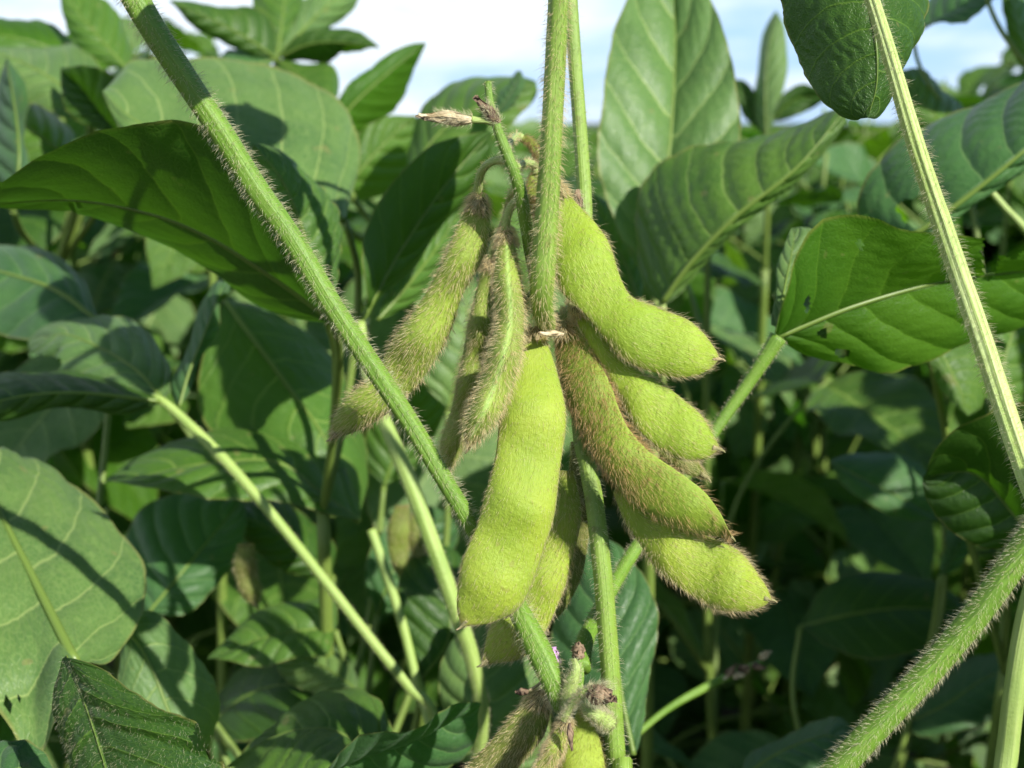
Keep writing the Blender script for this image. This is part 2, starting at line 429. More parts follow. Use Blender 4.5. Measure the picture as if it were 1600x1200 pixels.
def pod(parent, A, B, d, thick=0.5, seeds=(0.25, 0.55, 0.82), mat='pod', hair=('hair_gold', 6000, 0.0012, 0.000032), nv=36, nu=90,
        edge_hair=1.0, lean=0.7, label=None, tilt=0.0, bulge=0.55, rot=0.0, beak=True, hgrad=0.0, slim=1.0):
    """a pod between its two outlines A and B, base to tip; d = depths along it; thick = thickness over width"""
    a = cr(A, nu); b = cr(B, nu)
    t = np.linspace(0, 1, nu)
    dd = np.interp(t, np.linspace(0, 1, len(d)), d)
    dd = np.convolve(np.pad(dd, 6, mode='edge'), np.ones(13) / 13, 'valid')
    Aw = np.array([P(x, y, q + tilt) for (x, y), q in zip(a, dd)]); Bw = np.array([P(x, y, q - tilt) for (x, y), q in zip(b, dd)])
    mid = (Aw + Bw) / 2; h = (Bw - Aw) / 2
    tg = norm(np.gradient(mid, axis=0))
    n = norm(np.cross(tg, h))
    n = n * np.sign(-(n @ FW))[:, None]
    bl = sum(np.exp(-((t - s) / 0.085) ** 2) for s in seeds)
    h = h * slim * (0.955 + 0.075 * bl)[:, None]
    hw = np.linalg.norm(h, axis=1)
    env = np.clip(np.sin(math.pi * np.clip(t * 0.96 + 0.02, 0, 1)), 0, 1) ** 0.45
    T = thick * (0.55 * hw.max() * env + 0.45 * hw) * (1 - bulge + bulge * 1.5 * bl)
    T = np.minimum(T, hw * 2.2 * max(1, thick))
    T = np.convolve(np.pad(T, 4, mode='edge'), np.ones(9) / 9, 'valid')
    th = np.linspace(0, 2 * math.pi, nv, endpoint=False)
    ct, st = np.cos(th), np.sin(th)
    # lens section with a slight ridge at both sutures
    cx = ct * (1 + 0.05 * np.exp(-(np.abs(st) / 0.16) ** 2)); sx = np.sign(st) * np.abs(st) ** 1.12
    G = mid[:, None] + h[:, None] * cx[None, :, None] + n[:, None] * (T[:, None] * sx[None])[..., None]
    ns = np.sin(t * 61 + seeds[0] * 50)[:, None] * np.sin(th * 3 + 1)[None] * 0.012 * hw.max()
    G = G + n[:, None] * ns[..., None]
    V = G.reshape(-1, 3)
    uv = np.stack(np.meshgrid(t, np.linspace(0, 1, nv, endpoint=False) + rot, indexing='ij'), -1).reshape(-1, 2)
    fs = [grid_faces(nu, nv, True)]
    V = np.vstack([V, G[0].mean(0)[None], G[-1].mean(0)[None]]); uv = np.vstack([uv, [[0, .25]], [[1, .25]]])
    j = np.arange(nv); j2 = (j + 1) % nv
    fs.append(np.stack([np.full(nv, nu * nv), j2, j], 1)); fs.append(np.stack([np.full(nv, nu * nv + 1), (nu - 1) * nv + j, (nu - 1) * nv + j2], 1))
    # make sure normals point outward
    c0 = G[nu // 2].mean(0); gn, _, _, _ = grid_normals(G, True)
    out = 1 if ((G[nu // 2] - c0) * gn[nu // 2]).sum() > 0 else -1
    if out < 0: fs = [f[:, ::-1] for f in fs]
    if True:
        o = build('pod', V, fs, M[mat], parent, uv=uv, label=label)
    if beak:
        e = mid[-1]; dirn = tg[-1]
        side = norm(h[-8])
        tube('beak', [e - dirn * 0.0012, e + dirn * 0.0001, e + dirn * 0.0006 - side * 0.0001, e + dirn * 0.0010 - side * 0.0003],
             [0.0006, 0.00042, 0.0002, 0.0001], M['calyx'], o, nu=10, nv=6)
    if hair:
        hm, cnt, hl, hr = hair
        w = 1.0 + edge_hair * np.exp(-(np.abs(st) / 0.42) ** 2)[None, :] * np.ones((nu, 1))
        w = w * (1 - hgrad * np.clip((t - .45) / .3, 0, 1))[:, None]
        w = w * (1 + 1.2 * np.exp(-((t - 1) / 0.06) ** 2))[:, None]
        hairs('hair', G, o, M[hm], cnt, hl, hr, lean=lean, wrap=True, out=out, weight=w)
    return o, G, mid, h, tg, out


def calyx(parent, at, direction, size, mat='calyx', hair=500):
    """withered cup of five narrow sepals round a pod's base"""
    d = norm(np.asarray(direction, float)); a = norm(np.cross(d, [0.3, 0.2, 1.0])); b = np.cross(d, a)
    V = []; fq = []
    nu, nv = 9, 5
    allG = []
    for k in range(5):
        th = k * 1.2566 + 0.3
        r = a * math.cos(th) + b * math.sin(th); q = -a * math.sin(th) + b * math.cos(th)
        G = np.zeros((nu, nv, 3))
        ln = size * random.uniform(1.1, 1.7)
        for i in range(nu):
            u = i / (nu - 1)
            w = size * 0.42 * (1 - u) ** 0.7 + 0.00004
            rad = size * (0.22 + 0.42 * min(1, u * 2.2) + 0.10 * math.sin(u * 5 + k))
            for j in range(nv):
                v = j / (nv - 1) * 2 - 1
                G[i, j] = at + d * (ln * u) + r * (rad - 0.12 * size * v * v) + q * (w * v)
        o0 = len(V) * nu * nv
        V.append(G.reshape(-1, 3)); fq.append(grid_faces(nu, nv) + o0); allG.append(G)
    c = build('calyx', np.vstack(V), [np.vstack(fq)], M[mat], parent)
    if hair:
        GG = tube_grid([at - d * size * .3, at + d * size * .4, at + d * size * 1.1], [size * .35, size * .62, size * .72], 12, 10)
        host = parent if parent.parent is not None else c
        hairs('hair', GG, host, M['hair_gold'], hair, size * 0.75, 0.00003, lean=1.0, wrap=True, out=-1 if outward(GG) < 0 else 1)
    return c


def outward(G):
    gn, _, _, _ = grid_normals(G, True)
    k = G.shape[0] // 2
    return ((G[k] - G[k].mean(0)) * gn[k]).sum()


def stalk(parent, name, pts, rad, mat, hair=None, nu=90, nv=18, ribs=0, ribamp=0.05, label=None, wob=0.015):
    """hairy stem or petiole"""
    o, G = tube(name, pts, rad, M[mat], parent, nu, nv, ribs, ribamp, label=label, wob=wob, ret=True)
    if hair:
        hm, cnt, hl, hr, lean = hair
        hairs('hair', G, o, M[hm], cnt, hl, hr, lean=lean, wrap=True, out=1 if outward(G) > 0 else -1, jit=0.3)
    return o


def leaf(parent, mid, left, right, dl=0.0, dr=0.0, mat='leaf', name='leaflet', nu=64, nv=41, crk=0.0005, bulge=0.0015, nlat=7.0,
         holes=(), label=None, hair=None, wave=0.0012, seed=None, rib=1.0):
    """a leaflet from its midrib (x, y, depth) and both outlines (x, y); dl, dr = how much farther each half's edge lies"""
    rs = np.random.default_rng(abs(hash((mid[0], mid[-1]))) % 2 ** 31 if seed is None else seed)
    m = cr(mid, nu); m[:, 2] += OFF
    t = np.linspace(0, 1, nu)
    L = cr([mid[0][:2]] + list(left) + [mid[-1][:2]], nu); R = cr([mid[0][:2]] + list(right) + [mid[-1][:2]], nu)
    env = np.sin(math.pi * t) ** 0.6
    Mw = np.array([P(*q) for q in m])
    Lw = np.array([P(x, y, q + dl * e) for (x, y), q, e in zip(L, m[:, 2], env)])
    Rw = np.array([P(x, y, q + dr * e) for (x, y), q, e in zip(R, m[:, 2], env)])
    v = np.linspace(-1, 1, nv); a = np.abs(v)
    E = np.where((v < 0)[None, :, None], Lw[:, None], Rw[:, None])
    G = Mw[:, None] * (1 - a)[None, :, None] + E * a[None, :, None]
    n, _, _, _ = grid_normals(G)
    n = n * np.sign(-(n @ FW))[..., None]
    av = a[None, :]; tt = t[:, None]
    s = (tt - 0.24 * av ** 1.25) * nlat + np.where(v > 0, 0.42, 0)[None]
    fr = np.abs((s % 1) - 0.5) * 2          # 1 on the mid of an interval, 0 on the vein
    puff = (1 - (1 - fr) ** 2.2)
    tert = np.abs(np.sin(math.pi * (av * 7 + np.floor(s) * 0.37 + 0.5 * np.sin(tt * 21)))) ** 0.8
    hgt = crk * puff * (0.55 + 0.6 * tert) * np.clip(av * 8, 0, 1) * np.sqrt(np.clip(np.sin(math.pi * tt), 0, 1))
    k1, k2, k3 = rs.uniform(0, 6.28, 3)
    hgt = hgt + bulge * np.sin(math.pi * av) * env[:, None]
    hgt = hgt + wave * av ** 2 * np.sin(tt * 11 + k1 + 2 * np.sign(v)[None]) * env[:, None] + wave * 0.5 * np.sin(tt * 6 + k2) * av
    G = G + n * hgt[..., None]
    # small irregularity of the margin
    jag = rs.normal(0, 1, (nu, 2)); jag = (jag + np.roll(jag, 1, 0) + np.roll(jag, -1, 0)) / 3
    du = norm(E - Mw[:, None])
    wj = np.where(v < 0, 0, 1)
    G = G + du * (jag[:, wj] * 0.00022 * (av ** 8) * env[:, None])[..., None]
    V = G.reshape(-1, 3)
    uv = np.stack(np.meshgrid(t, v * 0.5 + 0.5, indexing='ij'), -1).reshape(-1, 2)
    fs = grid_faces(nu, nv)
    if holes:
        cen = V[fs].mean(1)
        q = cen - CAM; dep = q @ FW
        x = 800 + F * (q @ RT) / dep; y = 600 - F * (q @ UP) / dep
        keep = np.ones(len(fs), bool)
        for (hx, hy, rx, ry) in holes:
            ang = np.arctan2(y - hy, x - hx)
            rr = 1 + 0.22 * np.sin(ang * 3 + hx) + 0.12 * np.sin(ang * 7 + hy)
            keep &= (((x - hx) / rx) ** 2 + ((y - hy) / ry) ** 2) > rr
        fs = fs[keep]
    o = build(name, V, [fs], M[mat], parent, uv=uv, label=label)
    if rib:
        k = nu // 2 * 2 - 2; ln = np.linalg.norm(Mw[-1] - Mw[0]); w0 = rib * min(.0011, .0125 * ln)
        tube('midrib', G[:k:3, nv // 2], [w0, w0 * .8, w0 * .55, w0 * .35, w0 * .15], M['rib'], o, nu=40, nv=7)
    if hair:
        hm, cnt, hl, hr, lean = hair
        cN = n[nu // 2, nv // 2]; gn = grid_normals(G)[0][nu // 2, nv // 2]
        hairs('hair', G, o, M[hm], cnt, hl, hr, lean=lean, wrap=False, out=1 if gn @ cN > 0 else -1)
    return o


def ground_stem(parent, top, rad=0.0022, mat='stem_back', via=None):
    """the plant's own stem, from the soil up to where its leaves leave it"""
    b = np.array(parent.location)
    pts = [b + [0, 0, -0.01], b * .6 + np.asarray(top) * .4 + [0.006, 0.004, 0]] + ([via] if via is not None else []) + [np.asarray(top)]
    return tube('stem', pts, [rad * 1.3, rad * 1.1, rad * .8], M[mat], parent, nu=40, nv=10, ribs=6, ribamp=0.05)


def petiole(parent, pts, r=0.0011, mat='stem_back'):
    return tube('petiole', pts, [r * .8, r, r, r * 1.1], M[mat], parent, nu=30, nv=8)


# =========================================================== plant with the pods
top_main = pxl([(888, -60, .222), (897, 80, .220), (906, 200, .218), (914, 330, .214), (912, 450, .211), (905, 580, .209),
                (908, 680, .207), (925, 760, .205), (940, 880, .203), (950, 1000, .202), (957, 1100, .201), (964, 1220, .200), (972, 1400, .200)])
pa = np.array([top_main[-1][0] + 0.004, top_main[-1][1] + 0.02, 0.0])
A = thing('soybean_plant', pa, 'soybean plant bearing the bunch of plump fuzzy green pods in focus', 'plant')
main_pts = np.vstack([top_main, [top_main[-1] * .5 + pa * .5], [pa + [0, 0, -0.01]]])
q = .205 / F
stalk(A, 'stem', main_pts, [11 * q, 12 * q, 14 * q, 15 * q, 16 * q, 17 * q, 18 * q, 19 * q, 19.5 * q, 20 * q, 20.5 * q, 21 * q, 22 * q, 24 * q, 28 * q], 'stem_main',
      hair=('hair_pale', 4000, 0.0013, 0.000023, 0.2), nu=150, ribs=7, ribamp=0.05)
# the petiole in front, ending in its swollen joint among the pods
q = .186 / F
stalk(A, 'petiole', pxl([(886, -420, .178), (880, -200, .18), (874, -20, .182), (868, 100, .184), (860, 250, .186), (852, 380, .188), (848, 440, .189), (847, 480, .192), (856, 515, .2)]),
      [17 * q, 17 * q, 16.5 * q, 16 * q, 16 * q, 16.5 * q, 19 * q, 19 * q, 15 * q], 'stem_main', hair=('hair_gold', 3400, 0.0014, 0.000024, 0.5), ribs=5, ribamp=0.05)
# diagonal petiole
q = .19 / F
stalk(A, 'petiole', pxl([(60, -300, .170), (130, -150, .174), (190, -40, .178), (235, 40, .180), (300, 140, .183), (350, 215, .185), (400, 295, .187), (460, 380, .189), (520, 480, .190), (580, 570, .1915),
                         (640, 660, .1925), (700, 760, .193), (745, 835, .1945), (800, 935, .199), (838, 1010, .2), (866, 1070, .199), (880, 1105, .2)]),
      [20 * q, 20 * q, 20 * q, 20 * q, 19 * q, 18 * q, 18.5 * q, 17.5 * q, 17 * q, 16.5 * q, 15.5 * q, 14.5 * q, 14 * q, 14.5 * q, 17 * q, 22 * q, 17 * q], 'stem',
      hair=('hair_pale', 6500, 0.0014, 0.000024, 0.25), nu=150, nv=22, ribs=5, ribamp=0.06)
# the flower stalk of the upper node
rac = pxl([(762, 128, .187), (766, 160, .187), (777, 200, .1872), (790, 235, .1876), (803, 268, .188), (813, 300, .189), (820, 340, .191), (828, 390, .194), (838, 440, .199), (850, 500, .205)])
q = .198 / F
stalk(A, 'flower_stalk', rac, [5.5 * q, 5.5 * q, 8 * q, 9 * q, 10 * q, 9.5 * q, 9.5 * q, 10 * q, 11 * q, 13 * q], 'stem', hair=('hair_pale', 1300, 0.001, 0.000022, 0.2), nv=12)


def pedicel(host, pts, r=0.00055, mat='stem_mid', n=350):
    o, G = tube('pedicel', pxl(pts), [r * 1.25, r, r, r * 1.3], M[mat], host, nu=26, nv=9, ret=True)
    top = host if host.parent is not None else o
    hairs('hair', G, top, M['hair_gold'], n, 0.0008, 0.000022, lean=0.2, wrap=True, out=1 if outward(G) > 0 else -1)


# --- the pods
G6, HG = 'hair_gold', 0.0000245
p1 = pod(A, [(826, 515), (805, 560), (788, 620), (778, 690), (768, 750), (750, 810), (730, 860), (718, 915), (714, 950), (721, 978)],
         [(846, 512), (864, 560), (877, 610), (881, 660), (875, 730), (865, 790), (851, 850), (833, 905), (806, 950), (770, 972), (737, 978), (722, 979)],
         [.198, .193, .190, .189, .189], .42, (0.27, 0.55, 0.82), 'pod', ('hair_gold', 2600, 0.0010, 0.0000165), edge_hair=4.0, lean=1.5,
         label='longest pod, smooth yellow green, hanging straight down in the middle')
p2 = pod(A, [(862, 296), (860, 350), (864, 410), (880, 455), (915, 492), (950, 532), (985, 565), (1030, 582), (1075, 588), (1105, 580), (1124, 562)],
         [(872, 288), (900, 316), (930, 350), (955, 395), (972, 440), (988, 466), (1025, 482), (1065, 497), (1098, 522), (1118, 546), (1125, 560)],
         [.198, .196, .194, .193, .193], .34, (0.30, 0.62, 0.84), 'pod_fresh', ('hair_gold', 2500, 0.0013, 0.0000185), edge_hair=5.0, lean=1.1,
         label='smooth bright green pod bent to the right, topmost of the right-hand pods')
p3 = pod(A, [(893, 486), (915, 530), (945, 580), (972, 625), (995, 668), (1030, 700), (1065, 716), (1100, 717), (1124, 703)],
         [(905, 476), (935, 512), (968, 553), (1000, 580), (1040, 603), (1078, 634), (1105, 664), (1121, 692), (1125, 701)],
         [.1985, .1968, .1957, .195, .1945], .38, (0.2, 0.5, 0.82), 'pod_fresh', ('hair_gold', 2100, 0.0013, 0.0000185), edge_hair=5.0, lean=1.1,
         label='smooth bright green pod just under the topmost right pod')
p4 = pod(A, [(862, 512), (866, 580), (885, 640), (915, 700), (950, 750), (990, 795), (1040, 822), (1090, 837), (1142, 840)],
         [(900, 502), (930, 545), (958, 600), (985, 665), (1015, 700), (1060, 728), (1100, 762), (1128, 800), (1143, 838)],
         [.200, .197, .194, .193, .194], .48, (0.25, 0.5, 0.82), 'pod_fuzzy', ('hair_tan', 5600, 0.0016, 0.0000245), edge_hair=0.5, lean=0.9, hgrad=.8, tilt=.0018, slim=.84,
         label='dark brownish pod shaggy with golden hairs, slanting down to the right')
p5 = pod(A, [(958, 770), (975, 810), (1000, 850), (1030, 890), (1070, 925), (1115, 948), (1160, 956), (1190, 949), (1205, 938)],
         [(966, 752), (1000, 783), (1050, 813), (1100, 836), (1140, 853), (1170, 880), (1195, 912), (1206, 936)],
         [.200, .199, .197, .196, .195], .46, (0.15, 0.4, 0.75), 'pod', ('hair_gold', 2700, 0.0014, 0.000020), edge_hair=4.0, lean=0.8,
         label='two-seeded green pod pointing right, lowest on the right side')
p6 = pod(A, [(875, 735), (860, 800), (840, 870), (800, 930), (765, 985), (753, 1037)],
         [(897, 735), (907, 800), (895, 870), (876, 930), (853, 985), (815, 1026), (780, 1036), (755, 1039)],
         [.208, .208, .207, .206, .206], .42, (0.2, 0.5, 0.8), 'pod', ('hair_gold', 3000, 0.0013, 0.000023), edge_hair=2, lean=0.9,
         label='half hidden pod with blunt brown tip behind the longest pod')
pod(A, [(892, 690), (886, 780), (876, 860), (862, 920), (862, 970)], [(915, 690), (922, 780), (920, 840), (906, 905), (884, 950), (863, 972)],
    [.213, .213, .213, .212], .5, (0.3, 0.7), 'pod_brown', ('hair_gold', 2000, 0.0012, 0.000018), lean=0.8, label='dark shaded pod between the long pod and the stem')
p7 = pod(A, [(736, 308), (716, 350), (696, 400), (670, 450), (645, 490), (612, 535), (585, 585), (545, 620), (522, 652), (516, 683)],
         [(761, 312), (765, 360), (749, 410), (723, 460), (706, 510), (680, 560), (650, 605), (610, 640), (560, 672), (520, 686)],
         [.197, .197, .198, .200, .202, .204], .62, (0.22, 0.52, 0.82), 'pod_hairy', ('hair_gold', 3900, 0.0016, 0.0000245), edge_hair=0.5, lean=0.75,
         label='densely hairy pod slanting down to the left, crossed by the diagonal petiole')
p8 = pod(A, [(780, 362), (772, 440), (775, 500), (760, 560), (740, 620), (723, 670), (731, 699)],
         [(801, 362), (813, 430), (819, 500), (812, 560), (792, 625), (766, 672), (734, 700)],
         [.194, .191, .189, .188, .188], 1.35, (0.25, 0.55, 0.82), 'pod_edge', ('hair_gold', 3700, 0.0015, 0.0000245), edge_hair=0.1, lean=0.7, bulge=0.3, rot=0.25,
         label='narrow furry pod seen edge-on with a green ridge down its length')
p9 = pod(A, [(757, 400), (740, 470), (722, 560), (705, 640), (688, 700), (698, 740)],
         [(776, 410), (772, 480), (766, 560), (748, 640), (724, 702), (701, 741)],
         [.209, .211, .214, .217, .218], 1.1, (0.3, 0.55, 0.82), 'pod_edge', ('hair_gold', 3000, 0.0014, 0.000026), edge_hair=0.1, lean=0.7,
         label='narrow brownish hairy pod hanging behind the edge-on pod')
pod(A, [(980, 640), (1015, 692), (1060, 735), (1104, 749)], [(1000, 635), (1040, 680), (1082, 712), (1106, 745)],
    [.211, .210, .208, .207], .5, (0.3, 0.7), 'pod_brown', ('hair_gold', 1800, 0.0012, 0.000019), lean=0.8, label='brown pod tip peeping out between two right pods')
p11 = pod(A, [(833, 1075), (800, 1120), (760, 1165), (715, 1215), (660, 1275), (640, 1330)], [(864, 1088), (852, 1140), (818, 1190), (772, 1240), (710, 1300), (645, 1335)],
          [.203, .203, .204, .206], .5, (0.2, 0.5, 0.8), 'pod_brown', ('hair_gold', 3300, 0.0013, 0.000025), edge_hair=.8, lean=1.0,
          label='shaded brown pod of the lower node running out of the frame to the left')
p12 = pod(A, [(880, 1120), (855, 1160), (825, 1220), (800, 1280)], [(893, 1125), (881, 1170), (851, 1230), (804, 1284)],
          [.194, .193, .192, .192], 1.0, (0.3, 0.7), 'pod_hairy', ('hair_gold', 3500, 0.0011, 0.000024), lean=0.8, label='slender pale young pod at the bottom')
p13 = pod(A, [(904, 1105), (888, 1150), (874, 1230), (868, 1320), (885, 1420)], [(915, 1105), (938, 1160), (944, 1240), (934, 1330), (888, 1424)],
          [.197, .195, .194, .194], .45, (0.3, 0.7), 'pod', ('hair_fine', 3500, 0.0009, 0.000018), edge_hair=2, lean=1.0, label='green pod at the bottom beside the stem')
p14 = pod(A, [(812, 218), (823, 226), (832, 238), (840, 262), (850, 300)], [(818, 211), (832, 217), (845, 235), (856, 265), (853, 302)],
          [.206, .206, .206, .207], .9, (0.5,), 'pod_hairy', ('hair_brown', 1800, 0.001, 0.000024), lean=0.9, label='stunted brown young pod curling behind the upright petiole')
p15 = pod(A, [(830, 268), (822, 290), (824, 315), (834, 345)], [(845, 268), (852, 290), (850, 320), (837, 347)],
          [.204, .204, .204, .204], .9, (0.5,), 'pod_hairy', ('hair_brown', 1500, 0.001, 0.000024), lean=0.9, label='small brown young pod under the flower stalk')

for (po, pts, r) in ((p7, [(803, 258, .188), (788, 250, .189), (766, 254, .191), (751, 272, .194), (747, 302, .197)], .00062),
                     (p8, [(818, 316, .190), (808, 314, .191), (797, 326, .192), (791, 345, .193), (790, 366, .194)], .00066),
                     (p9, [(808, 290, .189), (796, 310, .196), (788, 345, .206), (770, 385, .209), (766, 410, .209)], .00055),
                     (p15, [(806, 262, .188), (820, 255, .195), (834, 258, .203), (838, 272, .204)], .0006),
                     (p14, [(792, 236, .188), (798, 222, .195), (808, 213, .205), (816, 216, .206)], .00055)):
    pedicel(po[0], pts, r)
for po, sz in ((p7, .0024), (p8, .0022), (p9, .002), (p1, .0022), (p2, .0024), (p3, .002), (p4, .0024), (p11, .0026), (p12, .0016)):
    calyx(po[0], po[2][0] - po[4][0] * sz * .1, po[4][0], sz)


def dried_flower(parent, a, b, wid, mat='dry', n=9, label=None, hair=350):
    """withered bloom: a bundle of crumpled petals gathered from a to b"""
    a = np.asarray(a); b = np.asarray(b); ax = b - a; L = np.linalg.norm(ax); ax = ax / L
    s = norm(np.cross(ax, [0.2, 1.0, 0.3])); tq = np.cross(ax, s)
    V = []; Fc = []; nu, nv = 14, 5
    for k in range(n):
        th = k * 6.283 / n + random.uniform(-.3, .3); ln = L * random.uniform(.75, 1.08)
        ph = random.uniform(0, 6)
        r = s * math.cos(th) + tq * math.sin(th); qd = -s * math.sin(th) + tq * math.cos(th)
        for i in range(nu):
            u = i / (nu - 1)
            env = math.sin(math.pi * min(1, u * .85 + .12)) ** .8
            for j in range(nv):
                v = j / (nv - 1) * 2 - 1
                rad = wid * (env * (.8 + .25 * math.sin(u * 9 + ph)) - .25 * v * v * env) + wid * .12 * math.sin(v * 5 + u * 13 + ph) + (wid * .5 * max(0, u - .85) / .15 * math.sin(ph + v * 3))
                V.append(a + ax * (ln * u) + r * rad + qd * (wid * .75 * v * env))
        Fc.append(grid_faces(nu, nv) + k * nu * nv)
    o = build('dried_flower', np.array(V), [np.vstack(Fc)], M[mat], parent, label=label)
    if hair:
        G = tube_grid([a, a + ax * L * .3, a + ax * L * .7], [wid * .6, wid * 1.0, wid * .9], 12, 10)
        hairs('hair', G, o, M['hair_pale'], hair, wid * 1.1, 0.000022, lean=0.8, wrap=True, out=1 if outward(G) > 0 else -1)
    return o


f1 = dried_flower(A, P(738, 187, .1865), P(654, 182, .186), 0.00105, label='pale withered bloom sticking out to the left of the flower stalk')
tube('pedicel', pxl([(777, 196, .1872), (762, 190, .187), (736, 187, .1865)]), [.0005, .0004, .0006], M['stem_mid'], f1, nu=16, nv=8)
f2 = dried_flower(A, P(780, 192, .187), P(744, 153, .186), 0.00085, 'dry_dark', label='small dark withered bloom near the tip of the flower stalk')
f3 = dried_flower(A, P(918, 1082, .191), P(962, 1090, .189), 0.0016, 'dry_dark', n=12, label='crumpled brown bloom on the lower node')
f4 = dried_flower(A, P(903, 1030, .2), P(905, 1003, .2), 0.0012, 'dry_dark', n=7, label='dark dried bloom beside the stem', hair=0)
f5 = dried_flower(A, P(890, 1130, .19), P(893, 1172, .19), 0.0005, 'dry_dark', n=6, label='thin dried thread on the lower node', hair=0)
f6 = dried_flower(A, P(826, 1080, .2), P(806, 1082, .2), 0.0006, 'dry_dark', n=6, label='tiny dried bud left of the lower node', hair=0)
tube('pedicel', pxl([(850, 1062, .2), (838, 1072, .2), (826, 1080, .2)]), [.0003, .0002, .0003], M['calyx'], f6, nu=12, nv=6)
f7 = dried_flower(A, P(880, 522, .196), P(843, 521, .192), 0.0005, 'dry', n=6, label='small curled dried flower on the shaggy pod', hair=60)
f8 = dried_flower(A, P(902, 296, .205), P(906, 336, .205), 0.0007, 'dry_dark', n=7, label='dried bloom between petiole and stem', hair=150)
fl = dried_flower(A, P(868, 1050, .203), P(863, 1006, .203), 0.0011, 'purple', n=5, label='purple petal showing behind the petiole joint', hair=0)
tube('pedicel', pxl([(905, 1078, .1965), (908, 1055, .199), (904, 1030, .2)]), [.0006, .0005, .0006], M['stem'], f4, nu=14, nv=8)
# lumpy lower node: bud, stubs
for pts, r in (([(884, 1110, .199), (893, 1070, .197), (900, 1045, .1965), (896, 1030, .197)], [12, 14, 10, 4]),
               ([(880, 1125, .193), (896, 1098, .192), (912, 1082, .191), (928, 1078, .1905)], [6, 5, 5, 6]),
               ([(950, 1130, .196), (932, 1118, .194), (918, 1112, .194), (912, 1102, .196)], [15, 12, 8, 4])):
    o, G = tube('bud', pxl(pts), [k * .196 / F for k in r], M['stem_mid'], A, nu=30, nv=12, ret=True, wob=.06)
    hairs('hair', G, o, M['hair_pale'], 1200, 0.0009, 0.000022, lean=.2, out=1 if outward(G) > 0 else -1)
# pinch of fuzz where the pods of the upper node meet the stem
o, G = tube('bud', pxl([(850, 500, .203), (872, 505, .202), (890, 495, .203), (900, 470, .206)]), [k * .2 / F for k in (10, 15, 15, 8)], M['stem_mid'], A, nu=26, nv=12, ret=True, wob=.05)
hairs('hair', G, o, M['hair_gold'], 1500, 0.0012, 0.000024, lean=.2, out=1 if outward(G) > 0 else -1)

# bright thin leaf on its petiole to the right, chewed
leaf(A, [(1213, 527, .236), (1330, 480, .238), (1450, 445, .242), (1540, 430, .248), (1640, 422, .256), (1760, 430, .266)],
     [(1214, 512), (1226, 460), (1242, 400), (1268, 358), (1312, 340), (1352, 346), (1402, 362), (1450, 363), (1520, 362), (1600, 368), (1690, 392)],
     [(1225, 538), (1262, 560), (1330, 572), (1380, 581), (1430, 567), (1500, 542), (1560, 526), (1620, 505), (1700, 470)],
     dl=-0.018, dr=0.012, mat='leaf_clear', nlat=8, rib=.6, nu=110, nv=81, crk=.0003, holes=[(1261, 475, 5, 12), (1343, 383, 5, 8), (1316, 552, 11, 7), (1286, 521, 7, 8), (1548, 398, 13, 36), (1575, 376, 32, 26), (1262, 572, 4, 3)],
     name='leaf', label='thin bright green leaf with chewed holes, lit through, right of the pods')
leaf(A, [(1213, 520, .238), (1226, 450, .243), (1238, 390, .248), (1242, 356, .252)], [(1212, 490), (1220, 430), (1232, 375)], [(1228, 480), (1250, 410), (1266, 368)],
     dl=.004, dr=.006, mat='leaf_pale', crk=.0002, name='leaf')
stalk(A, 'petiole', pxl([(1216, 527, .236), (1195, 560, .236), (1165, 605, .236), (1120, 668, .235), (1050, 775, .232), (990, 862, .226), (950, 930, .218), (915, 1000, .208), (908, 1045, .203)]),
      [.00165, .00125, .0012, .0012, .0012, .00125, .0013, .0014, .0016], 'stem', hair=('hair_pale', 2200, 0.0008, 0.00002, .1))
# broad grey-green leaf behind the stem
leaf(A, [(990, 1180, .262), (970, 1080, .268), (955, 960, .276), (940, 840, .290)], [(900, 1120), (862, 1000), (880, 900), (905, 850)], [(1015, 1080), (1027, 990), (1012, 920), (975, 860)],
     dl=.01, dr=.004, mat='leaf_blue', name='leaf', label='broad grey green leaf standing behind the stem')

# =========================================================== left plant with three pale petioles
pb = np.array([P(740, 1300, .28)[0], P(740, 1300, .28)[1] + .03, 0])
B = thing('soybean_plant', pb, 'soybean plant with long pale sunlit petioles rising left of the pods', 'plant')
OFF = .05
nodeB = P(720, 1330, .31)
ground_stem(B, nodeB, .003)
stalk(B, 'petiole', pxl([(240, 620, .262), (262, 633, .261), (300, 668, .26), (350, 718, .258), (420, 798, .256), (500, 898, .254), (580, 1000, .253), (640, 1075, .253), (680, 1125, .254), (720, 1330, .26)]),
      [.0010, .0013, .0013, .0012, .0012, .0012, .0012, .0012, .0013, .0018], 'stem_sun', hair=('hair_pale', 2500, .0007, .00002, .1), ribs=5)
stalk(B, 'petiole', pxl([(562, 505, .252), (572, 575, .246), (600, 655, .242), (640, 752, .238), (680, 860, .236), (715, 960, .236), (738, 1030, .238), (752, 1110, .242), (745, 1200, .25), (722, 1330, .26)]),
      [.0014, .0015, .0018, .0019, .0019, .0019, .0018, .0018, .0018, .002], 'stem_sun', hair=('hair_pale', 3500, .0008, .00002, .1), ribs=6, ribamp=.08)
stalk(B, 'petiole', pxl([(580, 828, .285), (605, 900, .282), (630, 980, .28), (650, 1060, .278), (668, 1120, .276), (722, 1330, .26)]), [.0013, .0013, .0013, .0013, .0014, .0018], 'stem_sun')
